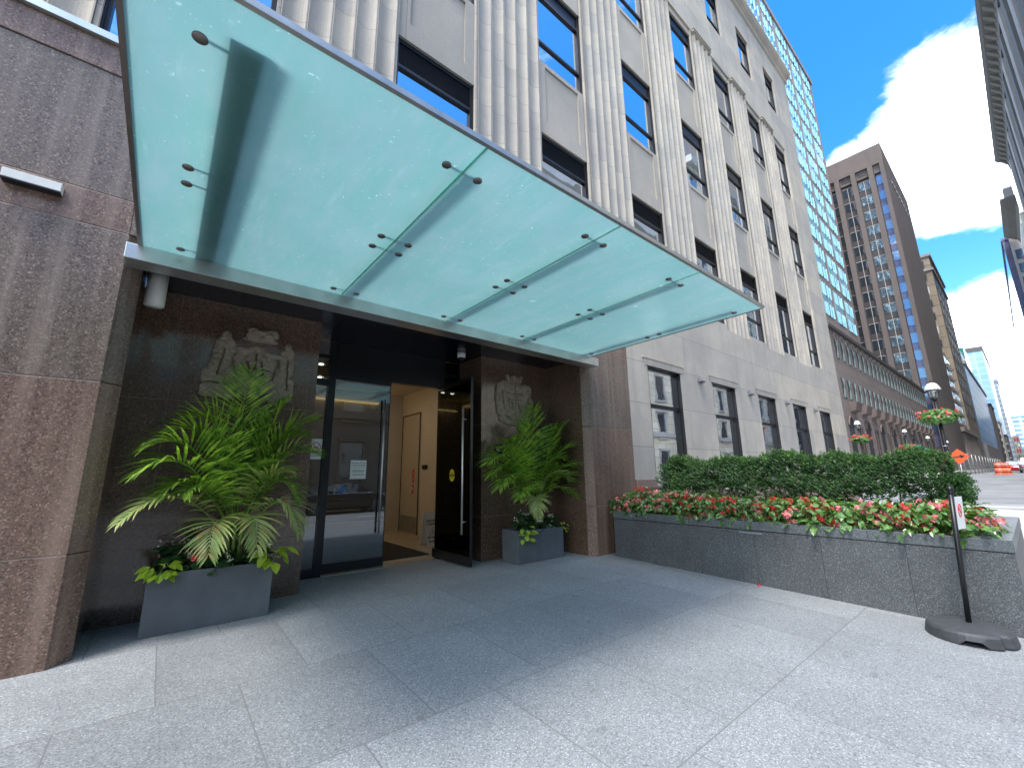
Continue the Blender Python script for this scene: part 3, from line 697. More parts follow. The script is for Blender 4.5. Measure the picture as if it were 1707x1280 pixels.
MB().tube([(1.279+.024*cos(a*pi/8), 6.112, 1.147+.024*sin(a*pi/8)) for a in range(17)], .007, 6).build('ring', 'red', t)
# notices
t = thing('no_smoking_sign', 'white sign with red ring on the narrow glass beside the left door', 'sign', (1.8, YD-.012, 1.7))
MB().box(1.71, 1.885, YD-.016, YD-.012, 1.70, 2.01).build('panel', 'paper', t)
ring = [(1.80+.065*cos(a*pi/14), YD-.019, 1.885+.065*sin(a*pi/14)) for a in range(29)]
MB().tube(ring, .006, 6).tube([(1.755, YD-.019, 1.93), (1.845, YD-.019, 1.84)], .005, 6).build('ring', 'red', t)
MB().box(1.76, 1.84, YD-.018, YD-.0165, 1.878, 1.888).box(1.83, 1.84, YD-.018, YD-.0165, 1.895, 1.92).build('cigarette', 'txt', t)
MB().box(1.73, 1.865, YD-.018, YD-.0165, 1.785, 1.79).box(1.73, 1.865, YD-.018, YD-.0165, 1.765, 1.77).box(1.74, 1.855, YD-.018, YD-.0165, 1.745, 1.75).build('small_print', 'txt', t)
t = thing('door_notice', 'white printed notice taped on the closed glass door', 'notice', (2.47, YD-.012, 1.39))
MB().box(2.345, 2.60, YD-.012, YD-.009, 1.395, 1.69).build('sheet', 'paper', t)
for k, (s_, q) in enumerate((('Welcome To Our', .032), ('Smoke Free Building', .027))):
    text('heading', s_, q, 'txt', t, face_mtx((2.4725, YD-.0135, 1.648-.038*k), (1, 0, 0), (0, 0, 1)), ext=.0004, bold=.0006)
lb = MB()
for k, (wd, zz) in enumerate(((.1, 1.57), (.105, 1.53), (.1, 1.515), (.09, 1.50), (.1, 1.465), (.08, 1.45))): lb.box(2.4725-wd, 2.4725+wd, YD-.0135, YD-.0125, zz, zz+.005)
lb.build('small_print', 'txt', t)
# yellow oval
t = thing('door_decal', 'yellow oval caution sticker on the open glass door', 'sticker', (XD-.009, 6.4, 1.33))
ov = [(6.425+.085*cos(a*pi/16), 1.43+.105*sin(a*pi/16)) for a in range(32)]
MB().mesh([(XD-.0095, y, z) for y, z in ov], [tuple(range(32))[::-1]]).mesh([(XD+.0095, y, z) for y, z in ov], [tuple(range(32))]).build('oval', 'yellow', t)
MB().box(XD-.0105, XD-.0098, 6.345, 6.505, 1.41, 1.45).build('band', 'txt', t)
def dec(s_, q, z, mt='txt'): text('lettering', s_, q, mt, t, face_mtx((XD-.0112, 6.425, z), (0, -1, 0), (0, 0, 1)), ext=.0003)
dec('CAUTION', .03, 1.475); dec('AUTOMATIC', .024, 1.43, 'yellow'); dec('DOOR', .03, 1.385)
# FIRE arrow
t = thing('fire_sign', 'red arrow sign with white letters on the lobby door', 'sign', (LX1-.022, 10.15, 1.0))
YS = 10.13
MB().poly([(LX1-.024, YS+.05, .98), (LX1-.024, YS-.05, .98), (LX1-.024, YS-.05, 1.47), (LX1-.024, YS-.1, 1.47), (LX1-.024, YS, 1.62), (LX1-.024, YS+.1, 1.47), (LX1-.024, YS+.05, 1.47)]).build('arrow', 'red', t)
for k, ch in enumerate('FIRE'): text('lettering', ch, .11, 'paper', t, face_mtx((LX1-.026, YS, 1.47-.125*k), (0, -1, 0), (0, 0, 1)), ext=.0005, bold=.002)
# wet floor sign
t = thing('wet_floor_sign', 'folding white caution board standing on the lobby floor', 'sign', (4.55, 8.3, 0))
for s_ in (1, -1):
    y0 = 8.3-s_*.16
    vs = [(4.40, y0, .006), (4.70, y0, .006), (4.70, 8.3-s_*.02, .66), (4.40, 8.3-s_*.02, .66)]
    vs2 = [(x, y-.012*s_, z) for x, y, z in vs]
    MB().mesh(vs+vs2, [(0, 1, 2, 3), (7, 6, 5, 4), (0, 4, 5, 1), (1, 5, 6, 2), (2, 6, 7, 3), (3, 7, 4, 0)]).build('board', 'paper', t)
upv = Vector((0, .14, .654)).normalized(); org = Vector((4.55, 8.3-.16-.0135, .006)); nrm = Vector((0, -1, .2)).normalized()
for s_, q, d in (('CAUTION', .062, .50), ('ATTENTION', .045, .435), ('WET FLOOR', .048, .17), ('SOL MOUILLE', .034, .09)):
    text('lettering', s_, q, 'txt', t, face_mtx(org+upv*d+nrm*.003, (1, 0, 0), upv), ext=.0006, bold=.002)
tri = [org+upv*.23+Vector((-.07, 0, 0))+nrm*.003, org+upv*.23+Vector((.07, 0, 0))+nrm*.003, org+upv*.36+nrm*.003]
MB().tube(tri+[tri[0]], .004, 5).tube([org+upv*.25+nrm*.003, org+upv*.30+nrm*.003], .008, 6).build('triangle', 'txt', t)
# small plate half hidden behind the right palm
t = thing('wall_plaque', 'small black plaque with a white letter behind the right palm', 'plaque', (4.7, 6.165, 1.8))
MB().box(4.66, 4.84, 6.158, 6.168, 1.80, 1.98).build('plate', 'black', t)
text('lettering', 'C', .12, 'paper', t, face_mtx((4.73, 6.156, 1.89), (1, 0, 0), (0, 0, 1)), ext=.0006)

# ------------------------------------------------------------------ plant builders
def leaf_blade(b, base, direc, upv, L, Wd, curl=.2, seg=3, fold=.15, smooth=False, tipw=0.):
    d = Vector(direc).normalized(); s = d.cross(Vector(upv))
    if s.length < 1e-4: s = d.cross(Vector((1, .3, 0)))
    s.normalize(); n = s.cross(d); p = Vector(base); vs = []; fs = []
    prof = {3: (.12, 1, .72, 0), 2: (.3, 1, 0), 4: (.25, .9, 1, .6, 0)}[seg]
    for i in range(seg+1):
        w = Wd*.5*prof[i] if i < seg else Wd*.5*tipw
        c = p + n*(fold*w); vs += [p+s*w*1.0+n*fold*w, p, p-s*w+n*fold*w]
        if i < seg:
            d = (d - n*0 + Vector((0, 0, -1))*curl/seg).normalized(); p = p + d*(L/seg)
    for i in range(seg):
        k = 3*i; fs += [(k, k+1, k+4, k+3), (k+1, k+2, k+5, k+4)]
    b.mesh(vs, fs, smooth)
def frond(b, pts, nl, LL, droop, wd=.018, vee=.5, rr=None):
    # pts: Bezier base/ctrl/tip; leaflets in two ranks along the outer 80 %
    P0, P1, P2 = [Vector(p) for p in pts]; rr = rr or rnd
    B = lambda t: P0*(1-t)**2+P1*2*t*(1-t)+P2*t*t
    T = lambda t: ((P1-P0)*2*(1-t)+(P2-P1)*2*t).normalized()
    ps = [B(i/14) for i in range(15)]
    b.tube(ps, [.009*(1-i/16)+.0015 for i in range(15)], 5)
    for i in range(nl):
        t = .3+.7*i/(nl-1); p = B(t); d = T(t); side = d.cross(Vector((0, 0, 1)))
        if side.length < .15: side = d.cross(Vector((.3, 1, 0)))
        side.normalize(); u = side.cross(d).normalized()
        if u.z < 0: u = -u
        tt = (t-.3)/.7; L = LL*(.55+.75*sin(pi*min(1, tt*.85+.12)))*(1-.35*tt)*rr.uniform(.88, 1.1)
        for sg in (1, -1):
            fwd = .45+.75*tt
            dd = (side*sg*1.0+d*fwd+u*vee*rr.uniform(.6, 1.2)+Vector((rr.gauss(0, .05), rr.gauss(0, .05), rr.gauss(0, .05)))).normalized()
            leaf_blade(b, p, dd, u, L, wd*rr.uniform(.8, 1.15), droop*rr.uniform(.7, 1.3), 4, .35)
def palm(name, label, base, fr, loc, seed):
    rr = random.Random(seed)
    t = thing(name, label, 'palm', loc)
    sb = MB(); bx, by, bz = base
    for k in range(7):
        a = k*.9; x = bx+.05*cos(a); y = by+.04*sin(a)
        sb.tube([(x, y, bz-.12), (x+.02*cos(a), y+.02*sin(a), bz+.2), (x+.05*cos(a), y+.04*sin(a), bz+.5)], [.017, .014, .009], 7)
    sb.build('stem', 'palm_stem', t)
    for (tip, mid, LL, dr, pale) in fr:
        tip = Vector(tip); mid = Vector(mid)
        p0 = Vector((bx+rr.uniform(-.05, .05), by+rr.uniform(-.03, .03), bz+rr.uniform(.02, .15)))
        ctrl = mid*2-(p0+tip)*.5
        b = MB(); n = int(14+10*min(1.2, (tip-p0).length))
        frond(b, (p0, ctrl, tip), n, LL*1.35, dr*.75, .029, .45, rr)
        b.build('frond', 'palm_pale' if pale else 'palm', t)
    return t
LF = [((.69, 5.85, 2.70), (.66, 5.78, 1.95), .30, .25, 0), ((1.11, 5.8, 2.35), (.9, 5.75, 1.75), .34, .35, 0), ((.16, 5.6, 2.06), (.52, 5.66, 1.82), .38, .45, 0), ((-.12, 5.35, 1.74), (.3, 5.5, 1.66), .36, .6, 0),
      ((-.15, 5.22, 1.50), (.26, 5.4, 1.52), .36, .8, 0), ((-.22, 5.12, 1.08), (.22, 5.4, 1.24), .22, .8, 1), ((1.38, 5.6, 2.12), (1.0, 5.68, 1.72), .38, .45, 0), ((1.40, 5.5, 1.72), (1.02, 5.62, 1.55), .38, .7, 0),
      ((1.10, 5.3, 1.49), (.88, 5.45, 1.33), .3, .8, 1), ((1.24, 5.22, .86), (1.03, 5.4, 1.17), .28, .9, 1), ((.86, 5.2, .72), (.82, 5.35, 1.04), .24, .9, 1), ((.45, 5.15, .74), (.52, 5.35, 1.02), .25, .8, 1),
      ((.2, 5.22, 1.30), (.42, 5.45, 1.27), .3, .7, 0), ((.55, 5.7, 2.18), (.66, 5.7, 1.7), .33, .4, 0), ((.92, 5.62, 2.12), (.84, 5.65, 1.6), .33, .4, 0), ((.35, 5.5, 1.85), (.52, 5.58, 1.55), .34, .6, 0), ((1.22, 5.75, 1.95), (.95, 5.75, 1.6), .33, .6, 0), ((.7, 5.3, 1.55), (.7, 5.5, 1.35), .3, .8, 0), ((1.3, 5.6, 1.92), (1.0, 5.66, 1.66), .34, .6, 0), ((.05, 5.5, 1.92), (.42, 5.6, 1.72), .34, .55, 0), ((1.22, 5.35, 1.2), (.98, 5.5, 1.35), .3, .8, 0), ((.02, 5.3, 1.28), (.35, 5.48, 1.34), .3, .8, 0)]
RF = [((5.38, 5.85, 2.66), (5.24, 5.8, 1.9), .33, .3, 0), ((5.94, 5.6, 2.38), (5.52, 5.68, 1.78), .28, .4, 0), ((6.0, 5.55, 1.93), (5.6, 5.65, 1.62), .34, .6, 0), ((6.02, 5.5, 1.55), (5.6, 5.6, 1.42), .32, .8, 0),
      ((3.98, 5.42, 1.62), (4.55, 5.55, 1.62), .36, .7, 0), ((4.14, 5.35, 1.24), (4.62, 5.5, 1.38), .32, .8, 0), ((5.97, 5.45, 1.02), (5.5, 5.6, 1.16), .28, .8, 0), ((5.75, 5.75, 2.3), (5.44, 5.75, 1.65), .33, .4, 0),
      ((4.88, 5.28, .76), (4.98, 5.45, 1.06), .22, .9, 1), ((4.5, 5.3, 1.06), (4.85, 5.5, 1.2), .26, .8, 0), ((4.6, 5.7, 1.98), (4.9, 5.7, 1.62), .34, .5, 0), ((5.72, 5.38, 1.34), (5.36, 5.52, 1.36), .28, .8, 1), ((4.3, 5.6, 1.86), (4.8, 5.65, 1.6), .3, .6, 0), ((5.6, 5.4, 1.7), (5.35, 5.55, 1.5), .3, .7, 0), ((4.95, 5.75, 2.3), (5.08, 5.75, 1.7), .33, .35, 0), ((4.1, 5.5, 1.44), (4.6, 5.6, 1.5), .32, .7, 0), ((6.0, 5.55, 1.3), (5.55, 5.6, 1.32), .3, .8, 0)]
palm('palm_tree', 'tall bushy palm in the left planter box, fronds over the button plate', (.72, 5.68, .6), LF, (.72, 5.68, .5), 3)
palm('palm_tree', 'smaller dark palm in the right planter box, below the crowned carving', (5.2, 5.72, .58), RF, (5.2, 5.72, .48), 5)

def potbox(x0, x1, y0, y1, h0, h1, tap, label):
    t = thing('planter_box', label, 'planter', ((x0+x1)/2, (y0+y1)/2, 0))
    T = .03; b = MB(); z0 = gz(y0)+.002
    o = [(x0+tap, y0+tap*.5, z0), (x1-tap, y0+tap*.5, z0), (x1-tap, y1-tap, z0), (x0+tap, y1-tap, z0), (x0, y0, h0), (x1, y0, h1), (x1, y1, h1), (x0, y1, h0)]
    i = [(x0+T, y0+T, h0), (x1-T, y0+T, h1), (x1-T, y1-T, h1), (x0+T, y1-T, h0), (x0+T+tap, y0+T+tap, h0-.2), (x1-T-tap, y0+T+tap, h1-.2), (x1-T-tap, y1-T-tap, h1-.2), (x0+T+tap, y1-T-tap, h0-.2)]
    b.mesh(o+i, [(3, 2, 1, 0), (0, 1, 5, 4), (1, 2, 6, 5), (2, 3, 7, 6), (3, 0, 4, 7), (4, 5, 9, 8), (5, 6, 10, 9), (6, 7, 11, 10), (7, 4, 8, 11), (8, 9, 13, 12), (9, 10, 14, 13), (10, 11, 15, 14), (11, 8, 12, 15)])
    b.build('box', 'pot', t, bevel=.004)
    MB().box(x0+.04, x1-.04, y0+.04, y1-.04, h0-.14, h0-.06).build('soil', 'soil', t)
potbox(.02, 1.085, 5.475, 5.92, .555, .535, .004, 'grey slate planter box below the tall left palm')
potbox(4.65, 5.71, 5.53, 5.96, .52, .50, .004, 'grey slate planter box below the smaller right palm')

def round_leaf(b, c, nrm, r, asym=.2, fold=.2):
    n = Vector(nrm).normalized(); a = n.cross(Vector((0, 0, 1)));
    if a.length < .05: a = Vector((1, 0, 0))
    a.normalize(); u = a.cross(n); vs = [Vector(c)]; K = 8
    th = rnd.uniform(0, 2*pi)
    for k in range(K):
        an = 2*pi*k/K; rr_ = r*(1+asym*cos(an)+(.25 if k == 0 else 0))
        q = an+th; z = fold*abs(sin(an))*r
        vs.append(Vector(c)+a*cos(q)*rr_+u*sin(q)*rr_+n*z)
    b.mesh(vs, [(0, 1+k, 1+(k+1) % K) for k in range(K)])
def flower(b, c, r):
    d = Vector((rnd.uniform(-1, .2), rnd.uniform(-1, .6), rnd.uniform(-.6, .6))).normalized()
    a = d.cross(Vector((0, 0, 1))).normalized(); u = a.cross(d)
    for k in range(4):
        an = k*pi/2+rnd.uniform(-.3, .3); q = a*cos(an)+u*sin(an); s = a*-sin(an)+u*cos(an)
        p = Vector(c); b.mesh([p, p+q*r*.6+s*r*.5+d*r*.3, p+q*r*1.1+d*r*.15, p+q*r*.6-s*r*.5+d*r*.3], [(0, 1, 2, 3)])
def leafy(b, cx, cy, z0, rx, ry, h, n, r, inner=.55, up_=.6, blade=0):
    for i in range(n):
        th = rnd.uniform(0, 2*pi); q = rnd.uniform(inner, 1)**.7; ph = rnd.uniform(0, 1)
        x = cx+rx*q*cos(th)*sqrt(1-ph*ph*.7); y = cy+ry*q*sin(th)*sqrt(1-ph*ph*.7); z = z0+h*ph*rnd.uniform(.8, 1.05)
        nv = Vector((cos(th)*(1-ph*.5)*rnd.uniform(.3, 1.3), sin(th)*(1-ph*.5)*rnd.uniform(.3, 1.3), up_+ph*.7+rnd.uniform(-.3, .4)))
        if blade and rnd.random() < blade:
            q = rnd.uniform(.8, 1.5); leaf_blade(b, (x, y, z), (cos(th)*.9+rnd.gauss(0, .35), sin(th)*.9+rnd.gauss(0, .35), rnd.uniform(-.7, .5)), (rnd.gauss(0, .3), rnd.gauss(0, .3), 1), r*2.3*q, r*1.35*q, .7, 3, .3)
        else: round_leaf(b, (x, y, z), nv, r*rnd.uniform(.6, 1.2))
def begonia(label, cat, group, c, rx, ry, h, nl, nf, leafm, flm, r=.045, fr_=.018, clusters=6, z_hang=0):
    t = thing('flowering_begonia' if nf else 'leafy_plant', label, cat, c, group)
    b = MB(); leafy(b, c[0], c[1], c[2], rx, ry, h, nl, r, up_=.15 if nf == 8 else .6, blade=.75 if nf == 8 else 0); b.build('leaves', leafm, t)
    if nf:
        b = MB()
        for k in range(clusters):
            th = rnd.uniform(0, 2*pi); q = rnd.uniform(.5, 1.08); ph = rnd.uniform(.15, 1.0)
            p = Vector((c[0]+rx*q*cos(th)*(1-ph*.3), c[1]+ry*q*sin(th)*(1-ph*.3), c[2]+h*ph*.95+.02-z_hang*rnd.random()))
            for j in range(nf):
                flower(b, p+Vector((rnd.gauss(0, .02), rnd.gauss(0, .026), rnd.gauss(0, .018))), fr_*rnd.uniform(.7, 1.2))
        b.build('flowers', flm, t)
    return t
# underplanting of the two boxes
g1 = 'white begonias under the palms'
for i, (x, y) in enumerate(((.2, 5.66), (.4, 5.72), (.62, 5.6), (.95, 5.62))):
    lb_ = ['dark begonia with small white flowers in the back left of the left box', 'dark begonia rising highest on the left palm side', 'dark begonia at the middle front of the left box', 'dark begonia at the right end of the left box'][i]
    begonia(lb_, 'plant', g1, (x, y, .5), .17, .15, (.32, .42, .2, .22)[i], 46, 4, 'dkleaf', 'whitef', .05, .014, 6)
for i, (x, y) in enumerate(((4.83, 5.68), (5.0, 5.72), (5.2, 5.65), (5.42, 5.72), (5.58, 5.68))):
    lb_ = ['dark begonia with white flowers at the left end of the right box', 'second dark begonia from the left end of the right box', 'dark begonia at the middle front of the right box', 'dark begonia fourth from the left in the right box', 'dark begonia with white flowers at the right end of the right box'][i]
    begonia(lb_, 'plant', g1, (x, y, .47), .15, .14, (.35, .34, .2, .24, .22)[i], 42, 4, 'dkleaf', 'whitef', .045, .014, 5)
def lime(label, c, n, r, drop):
    t = thing('trailing_vine', label, 'plant', c, 'bright trailing vines in the planter boxes'); b = MB()
    for i in range(n):
        a = rnd.uniform(-.5, .5)*pi-pi/2; q = rnd.uniform(.02, .13); z = c[2]+rnd.uniform(-drop, .08)
        base = (c[0]+q*cos(a), c[1]+q*.6*sin(a), z)
        leaf_blade(b, base, (cos(a)*.8, sin(a)*.8, rnd.uniform(-.9, .3)), (0, -.4, 1), r*rnd.uniform(.8, 1.3), r*.75, .4, 3, .2)
    b.build('leaves', 'lime', t)
    MB().tube([(c[0], c[1]+.05, c[2]-.02), (c[0], c[1]-.02, c[2]+.03), (c[0]-.02, c[1]-.08, c[2]-drop*.7)], .004, 5).build('stem', 'palm_stem', t)
lime('lime green vine at the front left corner of the right box', (4.82, 5.52, .52), 20, .1, .17)
lime('small lime vine spilling over the right end of the right box', (5.70, 5.58, .52), 10, .06, .08)
lime('broad lime green vine at the front left corner of the left box', (.13, 5.50, .57), 22, .1, .03)
lime('lime vine with a few big leaves at the right end of the left box', (1.09, 5.52, .6), 12, .13, .1)
fl = MB()
for k in range(6): flower(fl, Vector((.36+rnd.gauss(0, .012), 5.44, .67+rnd.gauss(0, .014))), .02)
solo(fl.build('red_begonia_bloom', 'redf'), 'single crimson bloom low among dark leaves of the left box', 'flower')

# ------------------------------------------------------------------ granite street planter
PX0, PY0, PY1, PT = 6.42, .25, 4.95, .757
pl = thing('stone_planter', 'long dark granite planter filled with begonias and a hedge', 'planter', (7.9, 2.6, -.1))
PX1 = 9.45
b = MB()
ys = [PY1, 4.16, 3.38, 2.60, 1.83, 1.04, PY0]
for a, c in zip(ys[:-1], ys[1:]): b.box(PX0, PX0+.05, c+(.0015 if c != PY0 else 0), a-(.0015 if a != PY1 else 0), -.2, .632)
xs = [PX0+.051, 7.2, 8.0, 8.8, PX1]
for a, c in zip(xs[:-1], xs[1:]): b.box(a+.0015, c-.0015, PY0, PY0+.05, -.2, .632)
b.box(PX1-.05, PX1, PY0+.06, PY1, -.2, .632).box(PX0+.051, PX1-.051, PY1-.05, PY1, -.2, .632)
b.build('side_panel', 'plant_gran', pl, bevel=.002)
MB().box(PX0+.008, PX1-.01, PY0+.008, PY1-.01, -.2, .64).build('core', 'black', pl)
b = MB()
for a, c in ((PY1+.004, 3.95), (3.948, 2.62), (2.618, 1.35), (1.348, PY0-.006)):
    b.box(PX0-.006, PX0+.26, c, a, .642, PT)
b.box(PX0+.262, PX1+.006, PY0-.006, PY0+.22, .642, PT).box(PX1-.22, PX1+.006, PY0+.222, PY1+.004, .642, PT).box(PX0+.262, PX1-.222, PY1-.2, PY1+.004, .642, PT)
b.build('coping', 'plant_top', pl, bevel=.004)
MB().box(PX0+.2, PX1-.2, PY0+.2, PY1-.18, .64, .72).build('soil', 'soil', pl)
MB().box(PX0-.010, PX0-.006, 2.46, 2.81, .585, .625).build('vent_grille', 'pot', pl)
MB().box(PX0-.012, PX0-.0105, 2.485, 2.785, .597, .613).build('vent_slot', 'alu', pl)
# begonias
G = 'red and pink begonias along the granite planter'
protos = []
for k in range(8):
    red = k in (0, 5)
    t = begonia('x', 'flower', G, (0, 0, 0), .18, .18, .34 if k % 2 else .3, 84, 8, 'beg', 'redf' if red else 'pinkf', .038, .024, 9 if k % 2 else 7, .03)
    protos.append((t, red))
used = set(); cnt = 0
for row, xx in enumerate((6.62, 6.83, 7.03)):
    nrow = 17 - row
    for j in range(nrow):
        y = .46+row*.10+(4.46-.1*row)*j/(nrow-1) if nrow > 1 else 1
        k = rnd.randrange(8) if not (5 <= j <= 9) else rnd.choice((0, 5, 3))
        t, red = protos[k]
        o = t if k not in used else copy_kids(t); used.add(k)
        s = rnd.uniform(.85, 1.15)
        o.location = (xx+rnd.uniform(-.04, .04)-(.03 if row == 0 else 0), y+rnd.uniform(-.05, .05), PT-.02+(-.02, .02, .03)[row]); o.rotation_euler = (0, 0, rnd.uniform(0, 6.28)); o.scale = (s, s, s*rnd.uniform(.85, 1.1))
        o['group'] = ('red' if red else 'pink')+' begonias along the granite planter'
        o['label'] = ('red' if red else 'pink')+' flowering begonia among green leaves in the granite planter'
for t, red in protos:
    if t.location.length < .01:
        for ch in list(t.children): bpy.data.objects.remove(ch)
        bpy.data.objects.remove(t)
# bright young foliage between the begonias and the hedge
tp = begonia('x', 'plant', 'g', (0, 0, 0), .2, .2, .24, 90, 0, 'midgreen', None, .03)
first = True
for (y, s) in ((.45, 1), (.85, 1.05), (1.5, 1.1), (1.95, .9), (2.9, .9), (3.5, 1.0), (4.2, 1.05), (4.7, .8)):
    o = tp if first else copy_kids(tp); first = False
    o.location = (7.22, y, PT-.03); o.scale = (s, s, s); o.rotation_euler = (0, 0, y*3)
    o['label'] = 'bright small-leaved plant without flowers at the foot of the yew hedge'; o['group'] = 'bright leafy plants along the hedge foot'
# hedge
hd = thing('yew_hedge', 'dark green clipped yew hedge behind the begonias', 'hedge', (7.6, 2.4, .7))
b1, b2, bt = MB(), MB(), MB()
def hz(y): return 1.60+.04*sin(y*3.1)+.035*sin(y*7.7+1)-.14*max(0, (1.1-y)/.5)**1.5
for k in range(15):
    y = .72+k*.26; x = 7.6+rnd.uniform(-.1, .1)
    p = Vector((x, y, .68)); pts = [p]
    for q in range(4): p = p+Vector((rnd.uniform(-.06, .06), rnd.uniform(-.07, .07), .22)); pts.append(p.copy())
    bt.tube(pts, [.016, .013, .01, .007, .004], 5)
    for q in range(9):
        s = pts[rnd.randrange(1, 4)]; e = s+Vector((rnd.uniform(-.35, .2), rnd.uniform(-.25, .25), rnd.uniform(.05, .3))); bt.tube([s, (s+e)/2+Vector((0, 0, -.03)), e], [.006, .004, .002], 4)
bt.build('branches', 'twig', hd)
def sprig(b, c, d, s):
    d = Vector(d).normalized(); a = d.cross(Vector((0, 0, 1))); a = a.normalized() if a.length > .05 else Vector((1, 0, 0)); u = a.cross(d)
    for k in range(9):
        t = k/8; p = Vector(c)+d*s*t; an = k*2.4
        q = (a*cos(an)+u*sin(an)*.8+d*.7).normalized(); w = q.cross(u if k % 2 else a).normalized()*s*.085
        L = s*.55*(1-.35*t)
        b.mesh([p-w, p+w, p+q*L*.7+w*.8, p+q*L, p+q*L*.7-w*.8], [(0, 1, 2, 3, 4)])
for i in range(12500):
    y = rnd.uniform(.62, 4.42)
    ph = rnd.random(); top = hz(y)
    edge = min(1, (y-.62)/.3+.25, (4.42-y)/.3+.25)
    clump = mnoise.noise(Vector((y*3.0, ph*3.2, 5.1)))
    z = .84+(top-.84)*ph
    if ph < .4 and clump < .08 and rnd.random() < .72: continue
    face = rnd.random()
    xr = .40*(.8+.5*clump)*sqrt(max(.05, 1-(max(0, ph-.55)/.5)**2))
    if face < .62: x = 7.6-xr*rnd.uniform(.62, 1.08)+.05*mnoise.noise(Vector((y*9, z*9, 0))); d = (-1, rnd.uniform(-.7, .7), rnd.uniform(-.1, .9))
    elif face < .85: x = 7.6+rnd.uniform(-.28, .3); z = top*rnd.uniform(.965, 1.015)+.05*clump; d = (rnd.uniform(-.7, .4), rnd.uniform(-.6, .6), 1)
    else: x = 7.6+xr*rnd.uniform(.5, 1); d = (1, rnd.uniform(-.7, .7), rnd.uniform(0, .8))
    x = 7.6+(x-7.6)*edge
    tip = z > top-.08 and rnd.random() < .35 or rnd.random() < .08
    sprig(b2 if tip else b1, (x, y, z), d, rnd.uniform(.045, .085))
for (y0, sg) in ((.70, -1), (4.38, 1)):
    for i in range(420):
        ph = rnd.random(); z = 1.0+(.36 if sg < 0 else .56)*ph
        sprig(b1, (7.6+rnd.uniform(-.3, .3), y0+sg*rnd.uniform(-.1, .08+.12*(1-abs(ph-.45))*rnd.random()), z), (rnd.uniform(-.5, .3), sg*1.0, rnd.uniform(-.1, .7)), rnd.uniform(.05, .1))
for i in range(26):
    y = rnd.uniform(.5, 4.35); z = hz(y)
    for k in range(3): sprig(b2, (7.55+rnd.uniform(-.2, .2), y, z+.035*k), (rnd.uniform(-.2, .2), rnd.uniform(-.2, .2), 1), .07)
b1.build('foliage', 'yew', hd); b2.build('young_foliage', 'yew_tip', hd)
# fallen petal
fp = MB(); flower(fp, (6.33, 2.58, gz(2.58)+.02), .02); flower(fp, (6.345, 2.57, gz(2.57)+.015), .018)
solo(fp.build('fallen_blossom', 'redf'), 'single red blossom fallen on the paving beside the granite planter', 'flower')

# ------------------------------------------------------------------ stanchion sign
st = thing('post_sign', 'thin black post with narrow sign plate standing in a rubber base', 'sign', (6.06, .62, gz(.62)))
g0 = gz(.62)
def base_pt(an, r): return r*(1+.0*cos(2*an))
bm = MB(); K = 40
rings = [(.33, .0), (.335, .012), (.32, .085), (.30, .105), (.12, .122), (.03, .124)]
idx = []
for r, z in rings:
    for k in range(K):
        an = 2*pi*k/K; rx = r*(.97); ry = r*(.92)
        nt_ = 1 - (.10 if (abs(((an-4.15)+pi) % (2*pi)-pi) < .08 and r > .25) else 0)
        zz = z
        if z < .05 and abs(((an-3.35)+pi) % (2*pi)-pi) < .24: zz = .048+z*.1
        bm.v.append((6.06+rx*nt_*cos(an), .64+ry*nt_*sin(an), g0+zz+.002))
for i in range(len(rings)-1):
    for k in range(K): bm.f.append((i*K+k, i*K+(k+1) % K, (i+1)*K+(k+1) % K, (i+1)*K+k)); bm.sm.append(i in (0,))
bm.f.append(tuple((len(rings)-1)*K+k for k in range(K))); bm.sm.append(False)
bm.build('base', 'rubber', st)
MB().tube([(6.1, .635, g0+.1), (6.1, .565, 1.205)], .021, 14).build('pole', 'post', st)
MB().lathe([(.024, 0), (.028, .008), (.02, .018), (.03, .034), (.03, .048), (.018, .066), (0, .072)], (6.1, .563, 1.2), 16).build('finial', 'post', st)
# narrow plate fixed along the pole, facing the street
q = MB(); a = Vector((6.128, .553, 1.165)); e = Vector((6.30, .512, 1.165)); dn = Vector((0, .02, -.31))
n_ = (e-a).cross(dn).normalized()*.004
q.mesh([a-n_, e-n_, e+dn-n_, a+dn-n_, a+n_, e+n_, e+dn+n_, a+dn+n_], [(0, 1, 2, 3), (7, 6, 5, 4), (0, 4, 5, 1), (1, 5, 6, 2), (2, 6, 7, 3), (3, 7, 4, 0)])
q.build('sign_plate', 'paper', st)
cc = (a+e)*.5+dn*.42; rv = (e-a).normalized(); uv = -dn.normalized()
for s_ in (1, -1):
    MB().tube([cc+rv*.032*cos(k*pi/10)+uv*.06*sin(k*pi/10)+n_*1.5*s_ for k in range(21)], .004, 5).tube([cc+rv*.022+uv*-.042+n_*1.5*s_, cc-rv*.022+uv*.042+n_*1.5*s_], .004, 5).build('red_ring', 'red', st)

